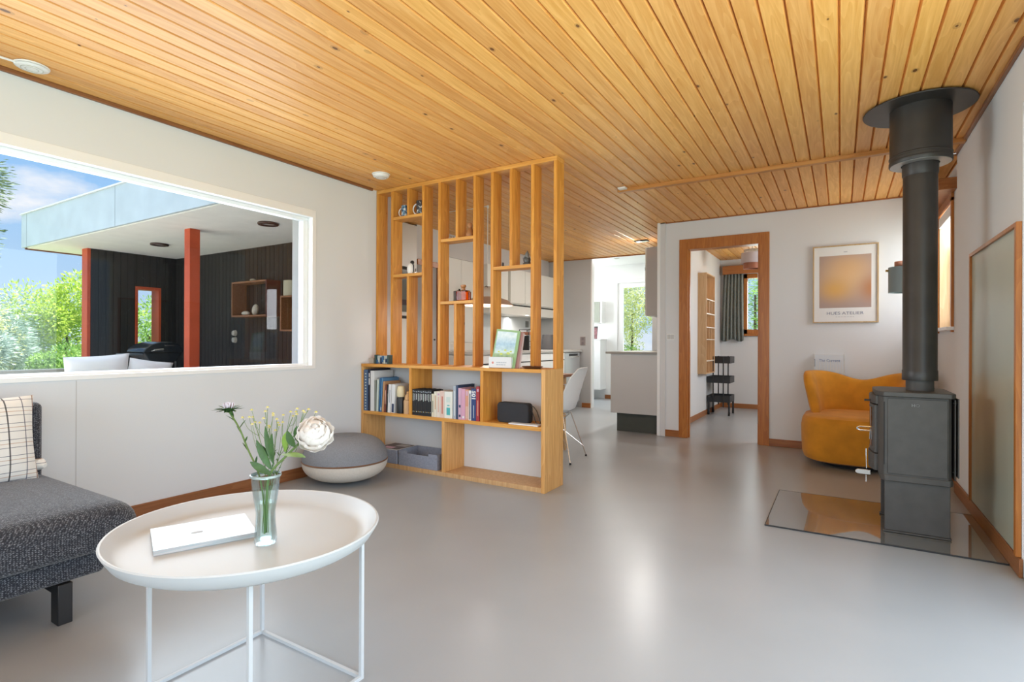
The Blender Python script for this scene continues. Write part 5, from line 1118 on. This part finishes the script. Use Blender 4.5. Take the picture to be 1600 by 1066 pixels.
for z in (.19, .47, .76):
    tr_ = MB(); w0, w1, v0, v1 = -1.685, -1.37, 8.30, 8.68
    tr_.box(w0, w1, v0, v1, z, z+.006); tr_.box(w0, w1, v0, v0+.005, z+.006, z+.095).box(w0, w1, v1-.005, v1, z+.006, z+.095).box(w0, w0+.005, v0+.005, v1-.005, z+.006, z+.095).box(w1-.005, w1, v0+.005, v1-.005, z+.006, z+.095)
    tr_.build('tray', BM, o)
for x in (-1.60, -1.46):
    for y in (8.293, 8.687): MB().tube([(x, y, .12), (x, y, .86)], .009, 8).build('post', BM, o)
for x in (-1.67, -1.385):
    for y in (8.32, 8.66):
        l = MB().box(x-.012, x+.012, y-.012, y+.012, .05, .189).build('caster', BM, o); MB().cyl((x-.011, y, .028), (x+.011, y, .028), .028, n=18).build('wheel', MT['black_matte'], l)
o = root('curtain', 'grey green pleated curtain flaring at its hem beside the office window', 'curtain', (-1.5, 9.33, 1.1))
def curt(u, v):
    f = 1+.20*(1-v); cx = -1.495; x = cx+(u-.5)*.29*f-.012*(1-v); return (x, 9.325+.022*math.sin(u*2*PI*6+.6*math.sin(v*3))*(1.0+.3*(1-v)), 1.10+1.09*v-.02*math.sin(u*2*PI*1.5)*(1-v))
cm = mat('curtain_cloth', (.22, .235, .215), .9, var=.15, vscale=40)
cu_ = MB().grid(curt, 90, 16).build('cloth', cm, o, smooth=True); md = cu_.modifiers.new('thick', 'SOLIDIFY'); md.thickness = .003
o = root('curtain_pelmet', 'brown wooden pelmet above the office window and curtain', 'pelmet', (-1.0, 9.3, 2.25))
box(-1.645, -.30, 9.245, 9.265, 2.165, 2.300).build('board', MT['trim_x'], o, bevel=.002); box(-1.645, -.30, 9.266, OY-.001, 2.285, 2.300).build('top_board', MT['trim_x'], o); box(-1.645, -1.627, 9.266, OY-.001, 2.165, 2.284).build('end_board', MT['trim_x'], o)
o = root('pendant_lamp', 'layered drum pendant with grey, lilac and copper bands in the office', 'pendant lamp', (-1.04, 8.0, 2.08))
def drum(r, z0, z1, m_, nm): MB().lathe([(r-.004, z0), (r, z0), (r, z1), (r-.004, z1)], (-1.04, 8.0, 0), 40, close=True).build(nm, m_, o, smooth=True)
drum(.105, 2.275, 2.335, mat('taupe_band', (.16, .15, .12), .7), 'upper_band'); drum(.138, 2.150, 2.290, mat('lilac_band', (.45, .42, .46), .8), 'middle_band'); drum(.112, 2.075, 2.160, mat('copper_band', (.30, .10, .05), .5), 'lower_band')
MB().lathe([(0, 2.16), (.134, 2.16), (.134, 2.165), (0, 2.165)], (-1.04, 8.0, 0), 40).build('diffuser', MT['white_plastic'], o); MB().cyl((-1.04, 8.0, 2.165), (-1.04, 8.0, CZ), .004, n=6).build('cord', MT['black'], o)

light('office_pendant_bulb', 'POINT', 8, (-1.04, 8.0, 2.22), color=(1, .97, .92)).data.shadow_soft_size = .06
# ================================================================== OUTSIDE: COVERED TERRACE
struct(MB().box(-30, -4.75, -14, 30, -.22, -.121).box(-4.75, 30, 9.79, 30, -.22, -.121).box(1.11, 30, -14, 9.79, -.22, -.121).box(-4.75, 1.11, -14, -2.51, -.22, -.121).build('ground', mat('lawn', (.16, .22, .07), .9, var=.4, vscale=3)))
struct(box(-10.4, -3.76, -8.0, 4.7, -.12, -.02).build('bounce_deck', mat('grey_deck', (.58, .56, .52), .8)))  # enlarged and lightened to bounce light up to the soffit
PVY, BWY, BWX = 2.98, 4.65, -9.26
struct(MB().box(-10.08, -4.78, PVY, 5.1, 2.405, 2.84).box(-4.78, -3.95, PVY, 3.62, 2.405, 2.84).build('pavilion_roof', MT['fascia']))
struct(MB().box(-10.06, -4.78, PVY+.02, 5.08, 2.390, 2.4045).box(-4.78, -3.96, PVY+.02, 3.62, 2.390, 2.4045).build('pavilion_soffit', MT['soffit']))
struct(MB().box(-10.12, -3.93, PVY-.03, PVY, 2.395, 2.865).box(-10.12, -10.09, PVY, 5.12, 2.395, 2.865).build('pavilion_fascia', MT['fascia']))
struct(MB().box(-10.14, -3.92, PVY-.045, PVY+.10, 2.868, 2.885).box(-10.14, -10.0, PVY+.10, 5.12, 2.868, 2.885).build('pavilion_flashing', MT['white_paint']))
m = MB()
for x in (-9.93, -7.24, -4.6): m.box(x, x+.006, PVY-.0315, PVY-.030, 2.395, 2.865)
struct(m.build('pavilion_joints', mat('joint_grey', (.22, .27, .30), .8)))
struct(box(-10.02, -9.45, PVY+.03, 5.05, 2.375, 2.3895).build('pavilion_edge_board', MT['red_paint'])) if 0 else struct(box(-10.09, -10.06, PVY, 5.1, 2.372, 2.394).build('pavilion_edge_board', mat('brown_edge', (.20, .07, .04), .6)))
def cladding(mb, axis, a0, a1, z0, z1, face, sgn, pitch=.095):
    """boards with grooves: extruded zigzag profile"""
    prof = []; a = a0
    while a < a1:
        b = min(a+pitch, a1); prof += [(a, 0), (a+.004, .012), (b-.006, .012), (b-.002, 0)]; a += pitch
    prof += [(a1, -.05), (a0, -.05)]
    if axis == 'x': mb.prism([(p[0], face+sgn*p[1]) for p in prof], 'z', z0, z1)
    else: mb.prism([(face+sgn*p[1], p[0]) for p in prof], 'z', z0, z1)
    return mb
IW0, IW1, IZ0, IZ1 = 4.065, 4.385, .90, 1.865
m = MB(); cladding(m, 'y', 3.47, IW0, -.02, 2.39, BWX, 1); cladding(m, 'y', IW1, BWY, -.02, 2.39, BWX, 1); cladding(m, 'y', IW0, IW1, -.02, IZ0, BWX, 1); cladding(m, 'y', IW0, IW1, IZ1, 2.39, BWX, 1)
m.box(BWX-.14, BWX-.05, 3.47, IW0, -.02, 2.39).box(BWX-.14, BWX-.05, IW1, BWY+.1, -.02, 2.39).box(BWX-.14, BWX-.05, IW0, IW1, -.02, IZ0).box(BWX-.14, BWX-.05, IW0, IW1, IZ1, 2.39)
struct(m.build('wall_terrace_left', MT['black_boards']))
m = MB(); cladding(m, 'x', BWX+.012, -4.76, -.02, 2.39, BWY, -1); m.box(BWX, -4.76, BWY+.05, BWY+.12, -.02, 2.39); struct(m.build('wall_terrace_back', MT['black_boards']))
m = MB(); m.box(BWX-.20, BWX+.03, IW0-.02, IW0+.012, IZ0-.03, IZ1+.03).box(BWX-.20, BWX+.03, IW1-.012, IW1+.02, IZ0-.03, IZ1+.03).box(BWX-.20, BWX+.03, IW0+.012, IW1-.012, IZ1-.012, IZ1+.03).box(BWX-.20, BWX+.03, IW0+.012, IW1-.012, IZ0-.03, IZ0+.012)
w5 = struct(m.build('window_5', MT['red_paint'])); box(BWX-.18, BWX-.176, IW0+.012, IW1-.012, IZ0+.012, IZ1-.012).build('window_pane', MT['pane'], w5)
tag(box(BWX-.16, BWX+.014, 3.425, 3.468, -.02, 2.39).build('terrace_post', MT['red_paint'], loc=(BWX, 3.45, -.02), bevel=.003), 'red painted board post at the left end of the black terrace wall', 'post', 'red terrace posts')
tag(box(-6.675, -6.555, 3.44, 3.56, -.02, 2.39).build('terrace_post', MT['red_paint'], loc=(-6.61, 3.5, -.02), bevel=.004), 'free standing red square post in front of the black terrace walls', 'post', 'red terrace posts')
def ring_light(label, x, y):
    o = root('ring_light', label, 'ceiling light', (x, y, 2.38), 'round lights in the terrace soffit')
    MB().lathe([(.075, 2.366), (.105, 2.366), (.112, 2.378), (.108, 2.3895), (.075, 2.3895)], (x, y, 0), 36, close=True).build('ring', mat('dark_ring', (.05, .02, .015), .5), o, smooth=True)
    MB().lathe([(0, 2.380), (.0748, 2.380), (.0748, 2.386), (0, 2.386)], (x, y, 0), 30).build('lens', mat('ring_lens', (.35, .33, .30), .3), o)
ring_light('round dark rimmed soffit light left of the red square post', -7.99, 3.79); ring_light('round dark rimmed soffit light right of the red square post', -5.51, 3.745)
BW = wood('weathered_box', (.33, .15, .07), (.22, .09, .04), 'x', .6); DR = mat('dark_red_box', (.10, .022, .018), .5)
def wall_box(label, x0, x1, z0, z1):
    o = root('wall_box', label, 'shelf', ((x0+x1)/2, 4.53, z0), 'open wooden boxes on the black terrace wall'); t = .022; yf, yb = 4.425, BWY-.013
    box(x0, x0+t, yf, yb, z0, z1).build('side_board', BW, o); box(x1-t, x1, yf, yb, z0, z1).build('side_board', DR, o)
    box(x0+t, x1-t, yf, yb, z0, z0+t).build('bottom_board', BW, o); box(x0+t, x1-t, yf, yb, z1-t, z1).build('top_board', BW, o)
wall_box('larger wooden box shelf with shells, left one on the black terrace wall', -7.34, -6.54, 1.395, 1.885)
wall_box('wooden box shelf under the planter, at the right window edge', -6.25, -5.45, 1.19, 1.652)
ST = mat('pale_shell', (.58, .52, .42), .6, var=.15, vscale=30)
for k, (x, z, rx, rz_, rot, lb, pz_) in enumerate(((-7.15, 0, .085, .032, 0, 'flat pale shell lying left in the larger terrace box', 1.417), (-6.93, 0, .050, .080, .3, 'upright egg shaped pale shell in the larger terrace box', 1.417), (-6.99, 0, .045, .022, 0, 'small pale stone on top of the larger terrace box', 1.885))):
    mm = MB().lathe([(0, -1), (.5, -.87), (.87, -.5), (1, 0), (.87, .5), (.5, .87), (0, 1)], (0, 0, 0), 18); mm.v = [(p[0]*rx, p[1]*.04, p[2]*rz_) for p in mm.v]
    if rot: mm.xf(Matrix.Rotation(rot, 4, 'Y'))
    mz = min(p[2] for p in mm.v); mm.v = [(p[0]+x, p[1]+4.52, p[2]-mz+pz_) for p in mm.v]
    tag(mm.build('shell', ST, loc=(x, 4.52, pz_), smooth=True), lb, 'shell', 'pale shells in the terrace box')
o = root('planter', 'beige cylindrical pot on top of the right terrace box', 'planter', (-6.16, 4.53, 1.652))
MB().lathe([(0, 0), (.098, 0), (.10, .01), (.10, .20), (.09, .20), (.09, .17), (0, .17)], (-6.16, 4.53, 1.6525), 32).build('pot', mat('beige_pot', (.50, .46, .33), .7), o, smooth=True)
o = root('outdoor_socket', 'two pale round outdoor sockets on the black terrace wall', 'socket', (-7.6, BWY-.03, 1.1))
for z in (1.075, 1.175): MB().cyl((-7.59, BWY-.012, z), (-7.59, BWY-.05, z), .045, .035, n=16).build('socket', ST, o, smooth=True)
# barbecue
o = root('barbecue', 'black gas barbecue with lid in front of the black terrace wall', 'barbecue', (-8.0, 3.75, 0))
gb = mat('grill_black', (.02, .024, .028), .25, spec=.6)
MB().prism([(3.50, .90), (3.52, .955), (3.60, 1.01), (3.72, 1.045), (3.85, 1.045), (3.95, 1.01), (4.0, .955), (4.01, .90)], 'x', -8.25, -7.78).build('lid', gb, o, bevel=.015)
MB().prism([(3.52, .896), (4.0, .896), (3.93, .78), (3.60, .78)], 'x', -8.23, -7.80).build('firebox', gb, o, bevel=.01)
MB().tube([(-7.78, 3.60, .925), (-7.73, 3.61, .935), (-7.73, 3.72, .945), (-7.78, 3.73, .94)], .011).build('lid_handle', MT['chrome'], o, smooth=True); box(-7.781, -7.776, 3.76, 3.88, .985, 1.005).build('badge', MT['chrome'], o)
box(-8.2, -7.82, 3.36, 3.515, .868, .89).build('side_table', mat('grill_shelf', (.10, .12, .13), .4), o, bevel=.005)
for x in (-8.2, -7.85):
    for y in (3.56, 3.94): MB().cyl((x, y, .78), (x, y+(.06 if y > 3.7 else -.06), -.018), .018, n=10).build('leg', MT['iron'], o)
# white outdoor sofa cushions
o = root('outdoor_sofa', 'white cushioned outdoor sofa on the terrace just beyond the picture window', 'sofa', (-6.9, 2.9, 0))
WF = mat('white_canvas', (.90, .89, .87), .9)
box(-7.7, -6.95, 2.30, 3.35, .10, .40).build('base', mat('sofa_frame', (.5, .48, .44), .7), o); box(-6.94, -6.89, 2.34, 3.30, .10, .70).build('back_frame', mat('sofa_rail', (.5, .48, .44), .7), o)
for y in (2.36, 3.27):
    for x in (-7.6, -6.98): box(x-.02, x+.02, y-.02, y+.02, -.02, .10).build('leg', MT['iron'], o)
for k, (y, w_, h_, lb) in enumerate(((2.70, .62, .50, 'larger white back cushion, left one, peeking above the window sill'), (3.21, .48, .43, 'white back cushion with seam, right one, peeking above the window sill'))):
    p_ = pillow(w_, h_, .22).build('cushion', WF, keep=True, smooth=True); p_.location = (-7.02, y, .402+h_/2); p_.rotation_euler = (math.radians(8), math.radians((-3, 9)[k]), math.radians(90))
    tag(p_, lb, 'cushion', 'white outdoor sofa cushions')
struct(box(-10.0, -9.7, -1.5, 3.40, -.12, .64).build('garden_wall', mat('concrete_ledge', (.42, .40, .34), .8)))

# ================================================================== GREENERY
def leafmat(name, a, b, tr=.35):
    m, t, bs = newmat(name); L = t.links.new
    tcn = N(t, 'ShaderNodeTexCoord'); n = N(t, 'ShaderNodeTexNoise', i_Scale=7.0, i_Detail=4.0); L(tcn.outputs['Object'], n.inputs['Vector'])
    r = N(t, 'ShaderNodeValToRGB'); L(n.outputs[0], r.inputs[0]); r.color_ramp.elements[0].position = .35; r.color_ramp.elements[1].position = .65
    r.color_ramp.elements[0].color = c4(a); r.color_ramp.elements[1].color = c4(b); L(r.outputs[0], bs.inputs['Base Color']); bs.inputs['Roughness'].default_value = .6
    out = [q for q in t.nodes if q.type == 'OUTPUT_MATERIAL'][0]; ts = N(t, 'ShaderNodeBsdfTranslucent'); L(r.outputs[0], ts.inputs[0]); mi = N(t, 'ShaderNodeMixShader'); mi.inputs[0].default_value = tr
    L(bs.outputs[0], mi.inputs[1]); L(ts.outputs[0], mi.inputs[2]); L(mi.outputs[0], out.inputs[0]); return m
LM = {'lime': leafmat('lime_leaves', (.28, .46, .04), (.62, .72, .14)), 'spruce': leafmat('blue_spruce', (.14, .26, .19), (.52, .62, .56), .15),
      'green': leafmat('mid_green_leaves', (.10, .26, .05), (.36, .56, .14)), 'dark': leafmat('dark_pine', (.05, .10, .04), (.20, .27, .14), .2), 'olive': leafmat('olive_leaves', (.34, .42, .15), (.72, .72, .38))}
def shrub(name, label, c, r, n, ls, mk, group, seed, trunk=True, lumps=9, fan=False):
    R_ = random.Random(seed); m = MB(); L_ = []
    for k in range(lumps):
        a = R_.uniform(0, 2*PI); q = R_.uniform(.15, .72); z = R_.uniform(-.75, .75); s_ = math.sqrt(max(.1, 1-z*z))
        L_.append((c[0]+r[0]*q*math.cos(a)*s_, c[1]+r[1]*q*math.sin(a)*s_, c[2]+r[2]*z*.75, R_.uniform(.32, .55)))
    for i in range(n):
        lx, ly, lz, lr = L_[R_.randrange(lumps)]; d = Vector((R_.gauss(0, 1), R_.gauss(0, 1), R_.gauss(0, 1))).normalized(); rad = R_.uniform(.55, 1.05)
        p = Vector((lx+d.x*r[0]*lr*rad, ly+d.y*r[1]*lr*rad, lz+d.z*r[2]*lr*rad))
        if p.z < .0: p.z = R_.uniform(.0, .3)
        s1 = (d+Vector((R_.uniform(-.8, .8), R_.uniform(-.8, .8), R_.uniform(-.8, .8)))).normalized()
        if fan: s1 = Vector((d.x, d.y, d.z*.3-.05)).normalized()
        s2 = s1.cross(Vector((R_.uniform(-1, 1), R_.uniform(-1, 1), R_.uniform(-1, 1)))).normalized(); l1, l2 = ls*R_.uniform(.7, 1.4), ls*R_.uniform(.28, .5)*(.5 if fan else 1)
        m.add([p-s1*l1*.5, p+s2*l2*.5, p+s1*l1*.5, p-s2*l2*.5], [(0, 1, 2, 3)])
    o = root(name, label, 'tree' if name == 'tree' else 'shrub', (c[0], c[1], -.12), group); m.build('foliage', LM[mk], o)
    if trunk: MB().cyl((c[0], c[1], -.12), (c[0], c[1], c[2]+r[2]*.2), .05, .02, n=8).build('trunk', mat('bark', (.10, .07, .05), .9), o)
    return o
GH = 'shrubs and trees beyond the terrace'
shrub('shrub', 'blue green conifer low in the picture window, nearest the ledge', (-11.3, 2.55, .65), (.75, .8, .75), 7000, .075, 'spruce', GH, 1, fan=True)
shrub('shrub', 'tall blue green conifer in the middle of the hedge', (-12.6, 3.55, 1.05), (.9, .75, 1.2), 9000, .085, 'spruce', GH, 2, fan=True)
shrub('shrub', 'bright lime bush beside the red end post', (-13.2, 4.55, 1.25), (1.2, 1.0, 1.25), 9500, .08, 'lime', GH, 3)
shrub('shrub', 'fresh green bush low beside the red end post', (-11.2, 3.75, .45), (.6, .55, .62), 6000, .06, 'green', GH, 4)
shrub('shrub', 'yellow green bush at the left edge of the picture window', (-12.0, 2.9, .9), (.7, .6, .95), 5000, .06, 'olive', GH, 5)
shrub('tree', 'loose pine reaching into the sky at the left window edge', (-15.2, 3.35, 3.6), (1.5, 1.05, 1.7), 5200, .12, 'dark', GH, 6, fan=True, lumps=12)
shrub('shrub', 'green bush seen through the narrow red terrace window', (-12.2, 5.6, 1.0), (1.2, .95, 1.3), 6000, .07, 'green', GH, 7)
shrub('shrub', 'lime bush behind the narrow red terrace window', (-14.0, 6.9, 1.5), (1.3, 1.1, 1.3), 5000, .09, 'lime', GH, 8)
shrub('shrub', 'pale green thicket far left behind the hedge', (-14.5, 2.9, .9), (1.6, 2.4, 1.3), 8000, .10, 'green', GH, 9)
shrub('shrub', 'tall pale olive bush outside the glazed hall door', (-4.3, 12.6, 1.5), (1.3, .9, 1.7), 9000, .07, 'olive', GH, 10)
shrub('shrub', 'low green bush outside the glazed hall door', (-3.8, 11.8, .35), (1.0, .6, .75), 5000, .055, 'green', GH, 11)
shrub('shrub', 'green conifer outside the office window', (-1.5, 12.0, 1.7), (1.5, .8, 1.7), 9000, .08, 'green', GH, 12, fan=True)
